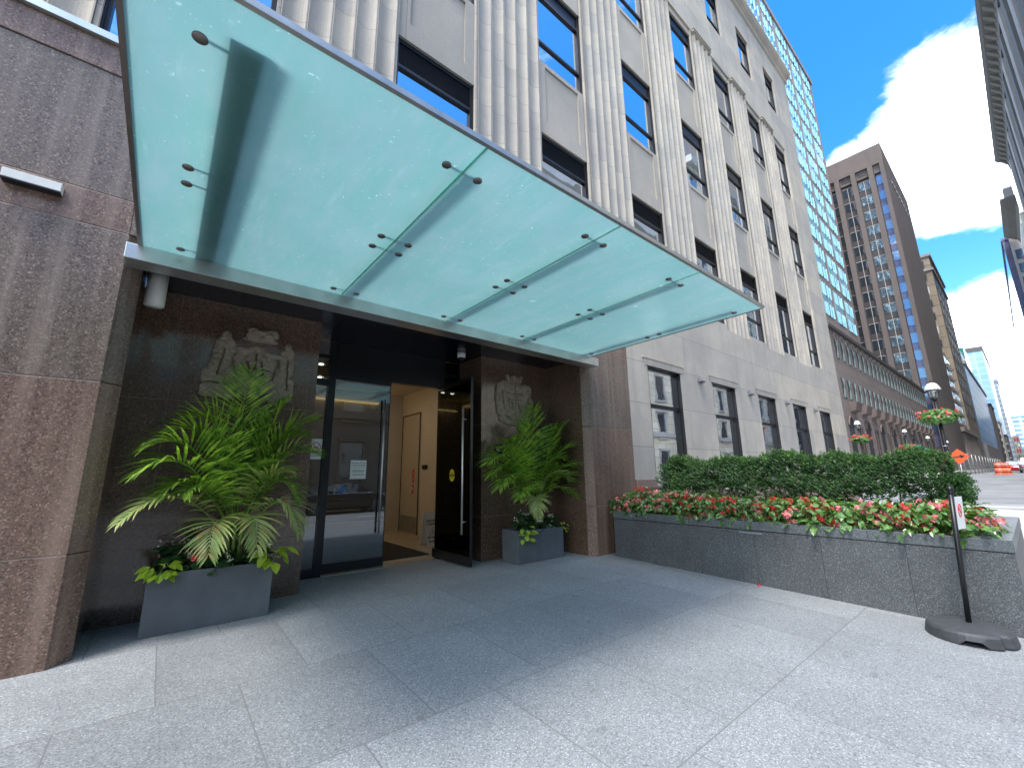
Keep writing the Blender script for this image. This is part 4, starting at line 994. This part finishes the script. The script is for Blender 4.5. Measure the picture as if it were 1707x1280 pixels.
# ------------------------------------------------------------------ street lamps with baskets
def lamp(loc, label, h=3.35, s=1., detail=True):
    x, y, z0 = loc; t = thing('street_lamp', label, 'street lamp', loc, 'black street lamps with white globes')
    pr_ = [(.19, 0), (.19, .12), (.14, .2), (.13, .55), (.09, .62), (.085, .7), (.07, h*.5), (.062, h)]
    MB().lathe([(r*s, z) for r, z in pr_], (x, y, z0), 16).build('pole', 'post', t)
    for zz in (h*.42, h*.58): MB().lathe([(.078*s, 0), (.084*s, .015), (.078*s, .03)], (x, y, z0+zz), 16).build('pole_band', 'steel', t)
    zt = z0+h
    MB().lathe([(.07*s, 0), (.1*s, .05), (.11*s, .09), (.09*s, .1)], (x, y, zt), 16).build('collar', 'post', t)
    MB().lathe([(.1*s, .1), (.15*s, .18), (.19*s, .3), (.2*s, .42)], (x, y, zt), 20).build('glass', 'lampglass', t)
    MB().tube([(x, y, zt+.1), (x, y, zt+.38)], .03*s, 8).lathe([(.05*s, .28), (.06*s, .36), (.03*s, .4)], (x, y, zt), 10).build('burner', 'white', t)
    for k in range(4):
        a = k*pi/2+.4; MB().tube([(x+.1*s*cos(a), y+.1*s*sin(a), zt+.08), (x+.17*s*cos(a), y+.17*s*sin(a), zt+.22), (x+.205*s*cos(a), y+.205*s*sin(a), zt+.43)], .008*s, 5).build('rib', 'post', t)
    MB().lathe([(.26*s, .42), (.27*s, .45), (.24*s, .47), (.21*s, .56), (.15*s, .65), (.07*s, .69)], (x, y, zt), 24).build('cap', 'white', t)
    MB().lathe([(.08*s, .685), (.085*s, .71), (.03*s, .74), (.035*s, .78), (0, .84)], (x, y, zt), 12).build('finial', 'post', t)
    return t
def basket(c, rx, h, label, nl=420, fr_=.03, dark=False):
    t = thing('hanging_basket', label, 'flower basket', c, 'flower baskets on the street lamps')
    b = MB()
    for i in range(nl):
        th = rnd.uniform(0, 2*pi); ph = rnd.uniform(-1, 1); q = rnd.uniform(.55, 1.02)
        rr_ = rx*sqrt(max(0, 1-ph*ph*.8))*q; z = c[2]+h*.5*ph-.06*(q > .8)*rnd.random()
        if rr_ < .1: rr_ = .1
        round_leaf(b, (c[0]+rr_*cos(th), c[1]+rr_*sin(th), z), (cos(th), sin(th), ph+.5), .05*rx/.5*rnd.uniform(.6, 1.2))
    b.build('foliage', 'beg' if not dark else 'yew_tip', t)
    b = MB(); b2_ = MB()
    for i in range(26):
        th = rnd.uniform(0, 2*pi); ph = rnd.uniform(-.5, 1); rr_ = rx*sqrt(max(0, 1-ph*ph*.8))*1.02
        bb_ = b if rnd.random() < .7 else b2_
        for k in range(4): flower(bb_, (c[0]+rr_*cos(th)+rnd.gauss(0, .03), c[1]+rr_*sin(th)+rnd.gauss(0, .03), c[2]+h*.5*ph+.03+rnd.gauss(0, .02)), fr_)
    b.build('red_flowers', 'redf', t); b2_.build('pale_flowers', 'pinkf', t)
    MB().lathe([(.09, -.25), (.3*rx/.5, -.2), (.4*rx/.5, 0)], c, 16).build('basket', 'soil', t)
lamp((22.35, 1.93, -.12), 'largest and nearest white globe street lamp beyond the planter', 4.05, .9)
basket((22.35, 1.93, 3.36), .62, .46, 'largest flower basket, round the nearest lamp pole', 620, .035)
lamp((37.96, 7.42, -.3), 'white globe street lamp at the left, beside the hotel corner', 4.42, .74)
basket((37.96, 7.42, 3.5), .6, .5, 'flower basket round the lamp beside the hotel corner', 300, .05)
lamp((52.84, 7.0, .6), 'middle white globe street lamp before the brown arcade building', 3.7, .72)
basket((52.84, 7.0, 3.3), .66, .6, 'flower basket half behind the hedge under the middle lamp', 220, .05)
lamp((63.8, 6.7, .9), 'small white globe street lamp left of the green awning', 3.25, .72)
lamp((90, 7.48, .9), 'farthest and smallest white globe street lamp beside the thick pole', 3.8, .72)

# ------------------------------------------------------------------ far buildings
def fmat(name, col, var=.1, rough=.85, br=None):
    m, nt, b = newmat(name); v = coords(nt)
    c = mixc(nt, noisef(nt, v, .25, 6, .6), tuple(x*(1-var) for x in col), tuple(x*(1+var) for x in col))
    c = mixc(nt, noisef(nt, coords(nt, scale=(1.2, 1.2, .08)), 1, 5, .6, .5, .8), c, mixc(nt, .3, c, (.05, .05, .05)))
    if br:
        bt = N(nt, 'ShaderNodeTexBrick', i_Scale=1.0, i_Mortar_Size=br[2], i_Brick_Width=br[0], i_Row_Height=br[1]); lk(nt, coords(nt, swap=(0, 2, None)), bt.inputs['Vector'])
        bt.inputs['Color1'].default_value = (.9, .9, .9, 1); bt.inputs['Color2'].default_value = (1.08, 1.08, 1.08, 1); bt.inputs['Mortar'].default_value = (.6, .6, .6, 1); c = mixc(nt, 1., c, bt.outputs['Color'], 'MULTIPLY')
    lk(nt, c, b.inputs['Base Color']); b.inputs['Roughness'].default_value = rough; return m
M['b2'] = fmat('pinkish_precast', (.3, .24, .225)); M['b2s'] = plain('pale_blue_spandrel', (.3, .5, .6), .3, .2, .1, 1, 'pos')
M['b3'] = fmat('brown_brick_panel', (.195, .16, .147), .1, .85, (2.4, .8, .02)); M['b3r'] = plain('dark_sloped_parapet', (.1, .09, .085), .8, 0, .1, 1, 'pos'); M['b3b'] = plain('dark_bay_box', (.15, .115, .105), .8, 0, .1, 1, 'pos')
M['teal'] = plain('teal_mullion', (.28, .37, .36), .5); M['b4'] = fmat('brown_aggregate_concrete', (.145, .12, .113), .08); M['b4s'] = plain('dark_spandrel', (.055, .048, .05), .35, 0, .1, 1, 'pos')
M['b5'] = fmat('tan_brick', (.27, .21, .15), .14, .9, (1.2, 3.2, .12)); M['b6'] = fmat('pale_stone', (.5, .48, .46)); M['b6b'] = fmat('grey_stone', (.3, .27, .25))
M['darkstone'] = fmat('dark_weathered_stone', (.12, .108, .1)); M['beigef'] = fmat('cream_stone', (.78, .72, .58), .1, .85, (1.6, .75, .03)); M['brownf'] = fmat('brown_stone_front', (.14, .12, .1))
def cw(name, c1, c2, w, h, mort, mc, refl=.35, rough=.06):
    m, nt, b = newmat(name)
    g = N(nt, 'ShaderNodeNewGeometry'); s = N(nt, 'ShaderNodeSeparateXYZ'); lk(nt, g.outputs['Position'], s.inputs[0]); ad = N(nt, 'ShaderNodeMath', operation='ADD'); lk(nt, s.outputs[0], ad.inputs[0]); lk(nt, s.outputs[1], ad.inputs[1]); cb = N(nt, 'ShaderNodeCombineXYZ'); lk(nt, ad.outputs[0], cb.inputs[0]); lk(nt, s.outputs[2], cb.inputs[1])
    bt = N(nt, 'ShaderNodeTexBrick', i_Scale=1.0, i_Mortar_Size=mort, i_Brick_Width=w, i_Row_Height=h); bt.offset = 0; lk(nt, cb.outputs[0], bt.inputs['Vector'])
    bt.inputs['Color1'].default_value = (*c1, 1); bt.inputs['Color2'].default_value = (*c2, 1); bt.inputs['Mortar'].default_value = (*mc, 1)
    lk(nt, bt.outputs['Color'], b.inputs['Base Color']); b.inputs['Roughness'].default_value = rough; b.inputs['Metallic'].default_value = refl; return m
M['cw1'] = cw('blue_curtain_wall', (.16, .34, .55), (.26, .46, .66), 3, 3.6, .25, (.12, .2, .3), .15, .3); M['cw2'] = cw('pale_blue_curtain_wall', (.25, .45, .58), (.38, .58, .68), 4, 4, .5, (.45, .55, .6), .15, .3)
M['cw3'] = cw('striped_grey_tower', (.3, .36, .42), (.38, .44, .5), 60, 3.5, .8, (.55, .55, .56), .2); M['cw4'] = cw('striped_blue_tower', (.14, .24, .45), (.22, .34, .58), 60, 4, .9, (.5, .55, .65), .2)
M['cw5'] = cw('purple_grey_slab', (.1, .1, .16), (.13, .13, .2), 3, 3.6, .1, (.08, .08, .12), .2); M['greenw'] = cw('green_glass', (.05, .3, .22), (.1, .4, .3), 3, 3, .2, (.1, .2, .18), .3)

def bld(label, loc, name='office_tower'): return thing(name, label, 'building', loc)
# low brown arcade building
B3 = bld('long low brown building with rows of small teal crossed windows and dark sloped parapet', (60, 9, -.2), 'arcade_building')
Y3 = 9.0; zt = 12.4
MB().box(41.5, 93, Y3, 15.9, -.3, 13.3).build('wall', 'b3', B3)
MB().prism([(Y3-.002, 13.15), (Y3-.25, 13.15), (Y3-.28, 13.4), (Y3+1.6, 15.4), (15.9, 15.4), (15.9, 13.31), (Y3-.002, 13.31)][::-1], 'x', 41.3, 93).build('roof', 'b3r', B3)
def xwin(x, z0, z1, w=.88):
    f = MB().box(x, x+w, Y3-.03, Y3-.003, z0, z1).build('window', 'darkpane', B3)
    MB().prism([(x+.06, z0), (x+.11, z0), (x+w-.06, z1), (x+w-.11, z1)], 'y', Y3-.055, Y3-.035).prism([(x+w-.10, z0), (x+w-.05, z0), (x+.11, z1), (x+.06, z1)], 'y', Y3-.08, Y3-.058).box(x+w*.45, x+w*.55, Y3-.06, Y3-.032, z0, z1).build('frame', 'teal', f)
x = 43.0; k = 0
while x < 92:
    xwin(x+.3, 10.7, 12.4); xwin(x+.3, 7.3, 9.0)
    if k % 2 == 1: MB().prism([(Y3-.002, 7.1), (Y3-.55, 7.0), (Y3-.4, 6.3), (Y3-.002, 6.2)], 'x', x-.35, x+1.5).build('bay_box', 'b3b', B3)
    MB().tube([(x+.78+.62*cos(a*pi/8), Y3-.05, 12.45+.55*sin(a*pi/8)) for a in range(9)], .045, 5).build('arch_trim', 'b6b', B3)
    x += 1.83; k += 1
x = 43.2; k = 0
while x < 92:
    if k % 2 == 0:
        pts = [(x, -.1), (x+1.5, -.1), (x+1.5, 4.9)]+[(x+.75+.75*cos(a*pi/8), 4.9+.75*sin(a*pi/8)) for a in range(1, 8)]+[(x, 4.9)]
        o = MB().prism(pts, 'y', Y3-.02, Y3-.003).build('arched_window', 'darkpane', B3)
        MB().tube([(x+.75+.82*cos(a*pi/10), Y3-.06, 4.9+.82*sin(a*pi/10)) for a in range(11)], .07, 5).build('frame', 'b3b', o)
    else:
        o = MB().box(x, x+1.5, Y3-.02, Y3-.003, 1.8, 5.0).build('window', 'darkpane', B3)
        MB().box(x+.68, x+.82, Y3-.07, Y3-.022, 1.8, 5.0).box(x-.08, x, Y3-.07, Y3-.003, 1.7, 5.1).box(x+1.5, x+1.58, Y3-.07, Y3-.003, 1.7, 5.1).build('frame', 'b3b', o)
    x += 2.9; k += 1
aw = MB().prism([(Y3-.01, 4.4), (5.9, 2.6), (5.9, 2.3), (Y3-.01, 2.3)][::1], 'x', 70, 74.5).build('entrance_awning', plain('green_canvas', (.03, .2, .16), .7))
solo(aw, 'dark green canvas awning at the far end of the brown arcade building', 'awning')
# teal window tower
B2 = bld('tall tower with grid of teal mirrored windows above the low brown building', (75, 16, 0), 'hotel_tower')
Y2 = 16.0
MB().box(52, 95.3, Y2, 34, -.3, 80).build('wall', 'b2', B2)
MB().box(52, 95.5, Y2-.25, 34, 80.001, 81).build('parapet', 'b2', B2)
for r in range(17):
    z = 24.6+r*3.28
    for x in (54.8+.6, 61.5, 68.1, 74.8, 81.4, 88.0):
        if len([1 for q in range(1)]) and r < 17:
            o = MB().box(x, x+4.9, Y2-.06, Y2-.004, z, z+2.1).build('window', 'tealglass', B2)
            f = MB()
            for q in (0, 1, 2.4, 3.4, 4.8): f.box(x+q, x+q+.14, Y2-.16, Y2-.062, z, z+2.1)
            f.box(x+1.9, x+2.4, Y2-.18, Y2-.062, z-.01, z+2.11)
            
            if r % 2 == 0: f.box(x, x+4.9, Y2-.05, Y2-.004, z+2.12, z+3.27)
            f.build('mullion', 'b2s', o)
# brown tower with pilasters
B4 = bld('brown concrete tower with dark window bays and blank side wall', (115, 12, 0))
X4 = 106.0
MB().box(X4, 137, 8.8, 30, -.3, 67.0).build('wall', 'b4', B4)
MB().box(X4-.9, X4-.003, 8.8, 9.45, -.3, 62.2).box(X4-.9, X4-.003, 8.8, 30, 62.21, 62.9).build('corner_pier', 'b4', B4)
for a, c in ((10.5, 11.35), (13.35, 14.15), (16.1, 16.95), (19, 19.8), (22, 22.8)): MB().box(X4-1.1, X4-.003, a, c, -.3, 62.2).build('pilaster', 'b4', B4)
bays = ((9.5, 10.45, True), (11.4, 13.3, False), (14.2, 16.05, False), (17.0, 18.95, False), (19.85, 21.95, False))
for a, c, blue in bays:
    MB().box(X4-.5, X4-.003, a, c, 60.4, 62.2).build('frieze', 'b4', B4)
    MB().box(X4-.55, X4-.502, a+.25, c-.25, 61.0, 61.9).build('vent', 'b4s', B4)
    MB().box(X4-.1, X4-.003, a, c, 5, 60.3).build('spandrel_strip', 'b4s' if not blue else 'cw5', B4)
    for r in range(16):
        z = 57.9-r*3.36; o = MB().box(X4-.16, X4-.102, a, c, z, z+1.9).build('window', 'blueglass' if blue else 'farglass', B4)
        if not blue: MB().box(X4-.25, X4-.162, (a+c)/2-.04, (a+c)/2+.04, z-1.4, z+1.9).box(X4-.22, X4-.162, a, c, z+1.86, z+1.94).build('mullion', 'b6', o)
for k in range(8): MB().box(112+k*2.6, 113.6+k*2.6, 8.74, 8.797, 60.6, 61.3).build('vent', 'b4s', B4)
# tan brick tower
B5 = bld('tan brick tower rising behind the brown concrete tower', (185, 14, 0))
MB().box(170, 206, 9.2, 26, -.3, 63.5).build('wall', 'b5', B5); MB().box(169.6, 206.4, 8.8, 26, 59, 59.7).box(169.6, 206.4, 8.8, 26, 63.5, 64.3).build('cornice', 'b6b', B5)
MB().box(174, 181, 14, 20, 64.4, 68).build('roof_house', 'greenw', B5)
for r in range(14):
    for a in (10.6, 13.4, 16.2): MB().box(169.9, 169.99, a, a+1.3, 60.2-r*4.1, 62.4-r*4.1).build('window', 'darkpane' if (r+int(a)) % 3 else 'b6', B5)
for r in range(10):
    for k in range(5): MB().box(173+k*7, 176.5+k*7, 9.1, 9.197, 16+r*4.3, 18.4+r*4.3).build('window', 'darkpane', B5)
# white building with classical base
B6 = bld('narrow pale stone building with stepped balconies above a columned base', (150, 9, 0), 'office_building')
MB().box(137.1, 150, 9, 20, 10.4, 28).box(150, 158, 9, 20, 10.4, 21).build('wall', 'b6', B6); MB().box(136.9, 176, 8.2, 20, 9.4, 10.4).box(137.1, 176, 9.3, 20, -.3, 9.4).build('base', 'b6b', B6)
for k in range(12): MB().lathe([(.5, 0), (.42, .4), (.4, 8.7), (.55, 9.1)], (139+k*3.2, 8.8, .3), 10).build('column', 'b6b', B6)
for r in range(6):
    for k in range(4 if r > 2 else 6):
        xx = 138.3+k*3.1; o = MB().box(xx, xx+1.3, 8.9, 8.997, 11.6+r*2.75, 13.4+r*2.75).build('window', 'farglass', B6); MB().box(xx-.3, xx+1.7, 8.4, 8.997, 11.2+r*2.75, 11.5+r*2.75).build('balcony', 'b6', o)
# glass and distant towers
def tower(label, x0, x1, y0, y1, h, mat, cap=None, name='office_tower'):
    t = bld(label, ((x0+x1)/2, (y0+y1)/2, 0), name); MB().box(x0, x1, y0, y1, -.3, h).build('curtain_wall' if mat.startswith('cw') else 'wall', mat, t)
    if cap: MB().box(x0-.3, x1+.3, y0-.3, y1+.3, h+.001, h+cap[1]).build('roof_cap', cap[0], t)
    return t
t = tower('bright blue mirrored glass building beyond the tan tower', 207, 317, 9, 26, 36, 'cw1', ('b6', 1.2)); MB().box(207, 240, 9.5, 24, 37.3, 42).build('upper_wall', 'cw1', t); MB().box(240, 262, 9.6, 20, 37.3, 48).build('upper_wall', 'greenw', t)
MB().box(206.8, 316, 8.3, 8.99, -.2, 9).build('podium', 'b6b', t)
tower('pale blue glass tower with dark flat cap', 400, 480, 8, 17.5, 75, 'cw2', ('darkstone', 3))
tower('slim grey striped tower right of the pale blue glass tower', 488, 560, 6.4, 12, 66, 'cw3', ('b6', 2))
tower('dark grey block below the slim striped tower', 318, 345, 8.2, 11.6, 32, 'darkstone', ('b4s', .8), 'office_building')
t = tower('narrow beige stone block with small dome top', 346, 372, 7.6, 9.2, 25, 'beigef', ('b6', 1), 'office_building')
for r in range(6): MB().box(345.9, 345.99, 7.9, 8.9, 3+r*3.4, 5+r*3.4).build('window', 'farglass', t)
t = tower('dark ornate block with balconies beyond the beige block', 373, 400, 6.6, 8.2, 19, 'brownf', ('b4s', .8), 'office_building')
for r in range(4): MB().box(372.2, 372.99, 6.7, 8.1, 2+r*4, 2.8+r*4).build('balcony', 'b6', t)
t = tower('low white block with dark window squares at the street end', 500, 540, 3.0, 6.2, 25, 'b6', None, 'office_building')
for r in range(5):
    for k in range(2): MB().box(499.8, 499.99, 3.5+k*1.3, 4.3+k*1.3, 4+r*4.2, 6.4+r*4.2).build('window', 'farglass' if r % 2 else 'redf', t)
tower('white stepped block beside the blue striped tower', 480, 498, 1.6, 3.0, 14, 'b6', None, 'office_building')
tower('broad blue striped tower closing the street', 600, 640, -14, 5.2, 46, 'cw4', ('b2s', 1.5))
# right-hand side of the street
B10 = bld('very tall dark stone building with bracketed cornice at the right edge', (140, -14, 0))
MB().box(88, 188, -30, -11.2, -.3, 90).build('wall', 'darkstone', B10)
MB().prism([(-11.2, 90.002), (-11.2, 95.5), (-8.7, 95.5), (-8.5, 94.4), (-9.0, 93.6), (-10.6, 92.4), (-10.9, 90.002)], 'x', 87, 189).build('cornice', 'darkstone', B10)
for k in range(34): MB().prism([(-11.19, 91.2), (-10.7, 91.2), (-9.3, 93.2), (-9.1, 94.0), (-11.19, 94.0)], 'x', 88+k*3, 89.1+k*3).build('bracket', 'brownf', B10)
for k in range(12): MB().box(90+k*8, 93.5+k*8, -11.19, -10.6, 4, 88).build('pilaster', 'b6b' if k % 2 else 'darkstone', B10)
B11 = bld('ornate stone building with deep cornice and crest, second on the right', (200, -14, 0))
MB().box(190, 216, -30, -10.3, -.3, 76).build('wall', 'beigef', B11)
MB().prism([(-10.3, 76.002), (-10.3, 80.5), (-7.3, 80.5), (-7.1, 79.6), (-8.2, 78.6), (-9.8, 77.4)], 'x', 186, 217).build('cornice', 'brownf', B11)
MB().box(187, 190, -10.2, -8.3, 80.501, 84).build('crest', 'b6b', B11)
for k in range(12): MB().prism([(-10.29, 77.6), (-9.6, 77.8), (-8.0, 79.4), (-10.29, 79.4)], 'x', 190+k*2.2, 191+k*2.2).build('bracket', 'b6b', B11)
for k in range(6): MB().box(191+k*4, 193+k*4, -10.29, -10.0, 3, 73).build('pilaster', 'b6', B11)
B12 = tower('pale slab tower with dark purple side, third on the right', 219, 365, -12.5, -6.5, 79, 'cw5', ('cw5', 1)); MB().box(218.2, 218.99, -12.5, -8.0, -.3, 79).build('front_wall', 'b6b', B12)
for r in range(14): MB().box(218.0, 218.19, -12.3, -8.6, 6+r*5, 9.4+r*5).build('window', 'blueglass', B12)
tower('bluish glass tower, farthest on the right side', 372, 520, -16, -9.2, 78, 'cw1', ('cw5', 1))
# buildings straight across the street (seen mirrored in the windows)
def opp(label, x0, x1, h, wall, yw=-15.0, bay=3.4, fl=4.2, top=None, ww=1.5):
    t = bld(label, ((x0+x1)/2, yw-4, 0), 'office_building'); MB().box(x0, x1, yw-14, yw, -.3, h).build('wall', wall, t)
    MB().box(x0-.3, x1+.3, yw-14, yw+.8, h+.001, h+1.1).box(x0, x1, yw, yw+.25, 5.2, 5.7).build('cornice', top or wall, t)
    first = None; k = 0; xx = x0+1
    while xx+ww < x1:
        z = 1.0; r = 0
        while z+2.4 < h-1 and r < 12:
            if first is None:
                first = MB().box(xx, xx+ww, yw+.004, yw+.03, z, z+2.6).build('window', 'farglass', t); base = (xx, z); MB().box(xx-.12, xx, yw+.004, yw+.15, z-.1, z+2.7).box(xx+ww, xx+ww+.12, yw+.004, yw+.15, z-.1, z+2.7).box(xx-.2, xx+ww+.2, yw+.004, yw+.25, z+2.7, z+2.9).box(xx-.2, xx+ww+.2, yw+.004, yw+.2, z-.25, z-.1).build('frame', top or wall, first)
            else:
                c = first.copy(); COL.objects.link(c); c.location = (xx-base[0], 0, z-base[1])
                d = first.children[0].copy(); COL.objects.link(d); d.parent = c
            z += fl; r += 1
        xx += bay
    return t
opp('low brown stone building across the street mirrored in the glass doors', -26, 13.5, 11, 'brownf')
opp('cream stone building across the street mirrored in the ground floor windows', 24, 55, 30, 'beigef', top='b6')
opp('taller cream stone building across the street mirrored in the upper windows', 56, 86, 47, 'beigef', top='b6')

# ------------------------------------------------------------------ street clutter
def car(label, loc, rot, body, h=1.45, L=4.7, pickup=False):
    t = thing('parked_car', label, 'car', (0, 0, 0), 'cars standing in the street')
    W2 = .9
    st_ = [(-L/2, .42, .62, .62, .62), (-L/2+.08, .28, .82, .82, .74), (-L/2+.75, .22, .95, .96, .86), (-L/2+1.45, .2, .98, 1.0, .9), (-.35, .2, .98, .98, .9), (.9, .2, .97, .97, .9), (L/2-.9, .22, .97, 1.0, .88), (L/2-.12, .3, .88, .9, .8), (L/2, .45, .7, .7, .68)]
    b = MB(); n = 10; base = 0
    for i, (x, zb, zs, zt_, hw) in enumerate(st_):
        ring_ = [(hw*.9, zb), (hw*1.0, zb+.12), (hw*1.02, (zb+zs)/2), (hw*.98, zs-.05), (hw*.88, zs), (-hw*.88, zs), (-hw*.98, zs-.05), (-hw*1.02, (zb+zs)/2), (-hw, zb+.12), (-hw*.9, zb)]
        for y, z in ring_: b.v.append((x, y, z))
    for i in range(len(st_)-1):
        for k in range(n): b.f.append((i*n+k, i*n+(k+1) % n, (i+1)*n+(k+1) % n, (i+1)*n+k)); b.sm.append(k != 9)
    b.f.append(tuple(range(n))[::-1]); b.sm.append(False); b.f.append(tuple((len(st_)-1)*n+k for k in range(n))); b.sm.append(False)
    b.build('body', body, t)
    gh_ = [(-L/2+1.05, .96, .8, .97), (-L/2+1.85, .95, .64, h-.04), (0, .95, .64, h), (L/2-1.7, .95, .64, h-.06), (L/2-.75, .95, .76, .98)]
    b = MB()
    for x, zb, hw, zt_ in gh_:
        for y, z in ((.82, zb), (hw, zt_), (-hw, zt_), (-.82, zb)): b.v.append((x, y, z))
    for i in range(len(gh_)-1):
        for k in range(3): b.f.append((i*4+k, i*4+k+1, (i+1)*4+k+1, (i+1)*4+k)); b.sm.append(False)
    b.build('window', 'farglass', t)
    MB().mesh([(-L/2+1.8, .66, h-.02), (-L/2+1.8, -.66, h-.02), (L/2-1.65, -.66, h-.04), (L/2-1.65, .66, h-.04), (0, .66, h+.02), (0, -.66, h+.02)], [(0, 1, 5, 4), (4, 5, 2, 3)]).build('roof', body, t)
    for x in (-L/2+.85, L/2-.95):
        for s_ in (1, -1):
            w = MB()
            for p, q, rr_ in ((.0, .2, .33),):
                pts = [(x+rr_*cos(a*pi/12), rr_*sin(a*pi/12)+.33) for a in range(24)]
                w.prism(pts, 'y', s_*.72, s_*.93)
            o = w.build('wheel', 'rubber', t); r_ = MB()
            for a in range(10):
                an = a*pi/5; r_.tube([(x+.05*cos(an), s_*.935, .33+.05*sin(an)), (x+.21*cos(an), s_*.935, .33+.21*sin(an))], .018, 5)
            r_.tube([(x+.22*cos(a*pi/10), s_*.935, .33+.22*sin(a*pi/10)) for a in range(21)], .014, 5); r_.build('rim', 'alu', o)
    for s_ in (1, -1):
        MB().box(-L/2-.005, -L/2+.12, s_*.4, s_*.68, .62, .74).build('tail_light', 'red', t); MB().box(L/2-.12, L/2+.003, s_*.4, s_*.66, .6, .7).build('headlight', 'white', t)
        MB().box(.75, .9, s_*.9, s_*1.05, .95, 1.08).build('mirror', body, t)
    t.location = loc; t.rotation_euler = (0, 0, rot); return t
def paint(name, col, met=.3): 
    m = plain(name, col, .25, met, .03); m.node_tree.nodes['Principled BSDF'].inputs['Coat Weight'].default_value = 1; m.node_tree.nodes['Principled BSDF'].inputs['Coat Roughness'].default_value = .03; return m
M['car_black'] = paint('black_car_paint', (.006, .006, .008)); M['car_silver'] = paint('silver_car_paint', (.4, .41, .42), .7); M['car_red'] = paint('red_car_paint', (.5, .02, .03)); M['car_white'] = paint('white_car_paint', (.7, .7, .7), 0)
car('black sedan at the opposite kerb, mirrored in the entrance glass', (7.2, -8.5, -.352), pi, 'car_black')
car('silver car with dark windows cut by the right edge of the view', (77, .1, zr(76)), .0, 'car_silver', 1.65)
car('red car just beyond the silver car', (88, 1.5, zr(88)), .0, 'car_red', 1.5)
car('small white car far down the street beside the barrels', (118, 2.6, zr(118)), .0, 'car_white', 1.4)
car('second red car farther down the street', (150, 2.9, zr(150)), .0, 'car_red', 1.5)
# orange diamond sign
t = thing('traffic_sign', 'orange diamond construction sign with black arrow above the hedge end', 'sign', (38, 2.8, zr(38)))
n_ = Vector((-1, -.07, 0)).normalized(); r_ = Vector((.07, -1, 0)).normalized(); c0 = Vector((38, 2.8, 2.12)); u_ = Vector((0, 0, 1))
R_ = .47
dm = [c0+r_*R_, c0+u_*R_, c0-r_*R_, c0-u_*R_]
MB().mesh(dm+[p-n_*.02 for p in dm], [(0, 1, 2, 3), (7, 6, 5, 4), (0, 4, 5, 1), (1, 5, 6, 2), (2, 6, 7, 3), (3, 7, 4, 0)]).build('panel', 'orange', t)
a0 = c0+n_*.012
MB().mesh([a0-r_*.24-u_*.07, a0+r_*.1-u_*.03, a0+r_*.1+u_*.04, a0-r_*.24-u_*.01], [(0, 1, 2, 3)]).mesh([a0+r_*.08-u_*.1, a0+r_*.28+u_*.03, a0+r_*.05+u_*.12], [(0, 1, 2)]).build('arrow', 'txt', t)
MB().tube([c0-n_*.04-u_*2.28, c0-n_*.04-u_*.1], .03, 8).tube([(37.6, 2.3, -.15), (38.05, 2.8, .5)], .02, 6).tube([(37.6, 3.3, -.15), (38.05, 2.8, .5)], .02, 6).build('stand', 'alu', t)
# barrels
M['bar_w'] = plain('barrel_white_band', (.6, .45, .42), .5)
for i, (x, y, lb_) in enumerate(((59.3, 2.0, 'leftmost orange construction barrel'), (60.3, 1.83, 'middle orange construction barrel, partly hidden'), (61.5, 1.62, 'rightmost orange construction barrel, farthest of the three'))):
    t = thing('traffic_barrel', lb_+' standing in the roadway', 'barrel', (x, y, zr(x)), 'orange barrels in the road')
    MB().lathe([(.42, 0), (.42, .05), (.3, .06), (.3, .3), (.285, .32), (.285, .55), (.27, .57), (.27, .8), (.25, .82), (.24, 1.05), (.1, 1.07)], (x, y, zr(x)), 20).build('body', 'orange', t)
    for zz, r in ((.14, .302), (.38, .288), (.62, .273), (.86, .252)): MB().lathe([(r, 0), (r, .1)], (x, y, zr(x)+zz), 20).build('band', 'txt' if zz in (.14, .62) else 'bar_w', t)
# site fence
t = thing('construction_fence', 'grey mesh construction fence along the far kerb', 'fence', (80, 4, -.3))
mm, nt, b_ = newmat('fence_mesh'); tr = N(nt, 'ShaderNodeBsdfTransparent'); mx = N(nt, 'ShaderNodeMixShader', i_0=.42); b_.inputs['Base Color'].default_value = (.2, .22, .24, 1)
lk(nt, b_.outputs[0], mx.inputs[1]); lk(nt, tr.outputs[0], mx.inputs[2]); lk(nt, mx.outputs[0], nt.nodes['Material Output'].inputs[0]); M['mesh'] = mm
for k in range(16):
    x0 = 54+k*4.5; y0 = 4.1-.03*k; q = zr(x0)
    p = MB().poly([(x0, y0, q+.1), (x0+4.4, y0-.03, q+.1), (x0+4.4, y0-.03, q+2), (x0, y0, q+2)]).build('mesh_panel', 'mesh', t)
    MB().tube([(x0, y0, q), (x0, y0, q+2.05)], .04, 6).tube([(x0, y0, q+2), (x0+4.4, y0-.03, q+2)], .025, 6).tube([(x0, y0, q+1), (x0+4.4, y0-.03, q+1)], .02, 6).build('frame', 'alu', p)
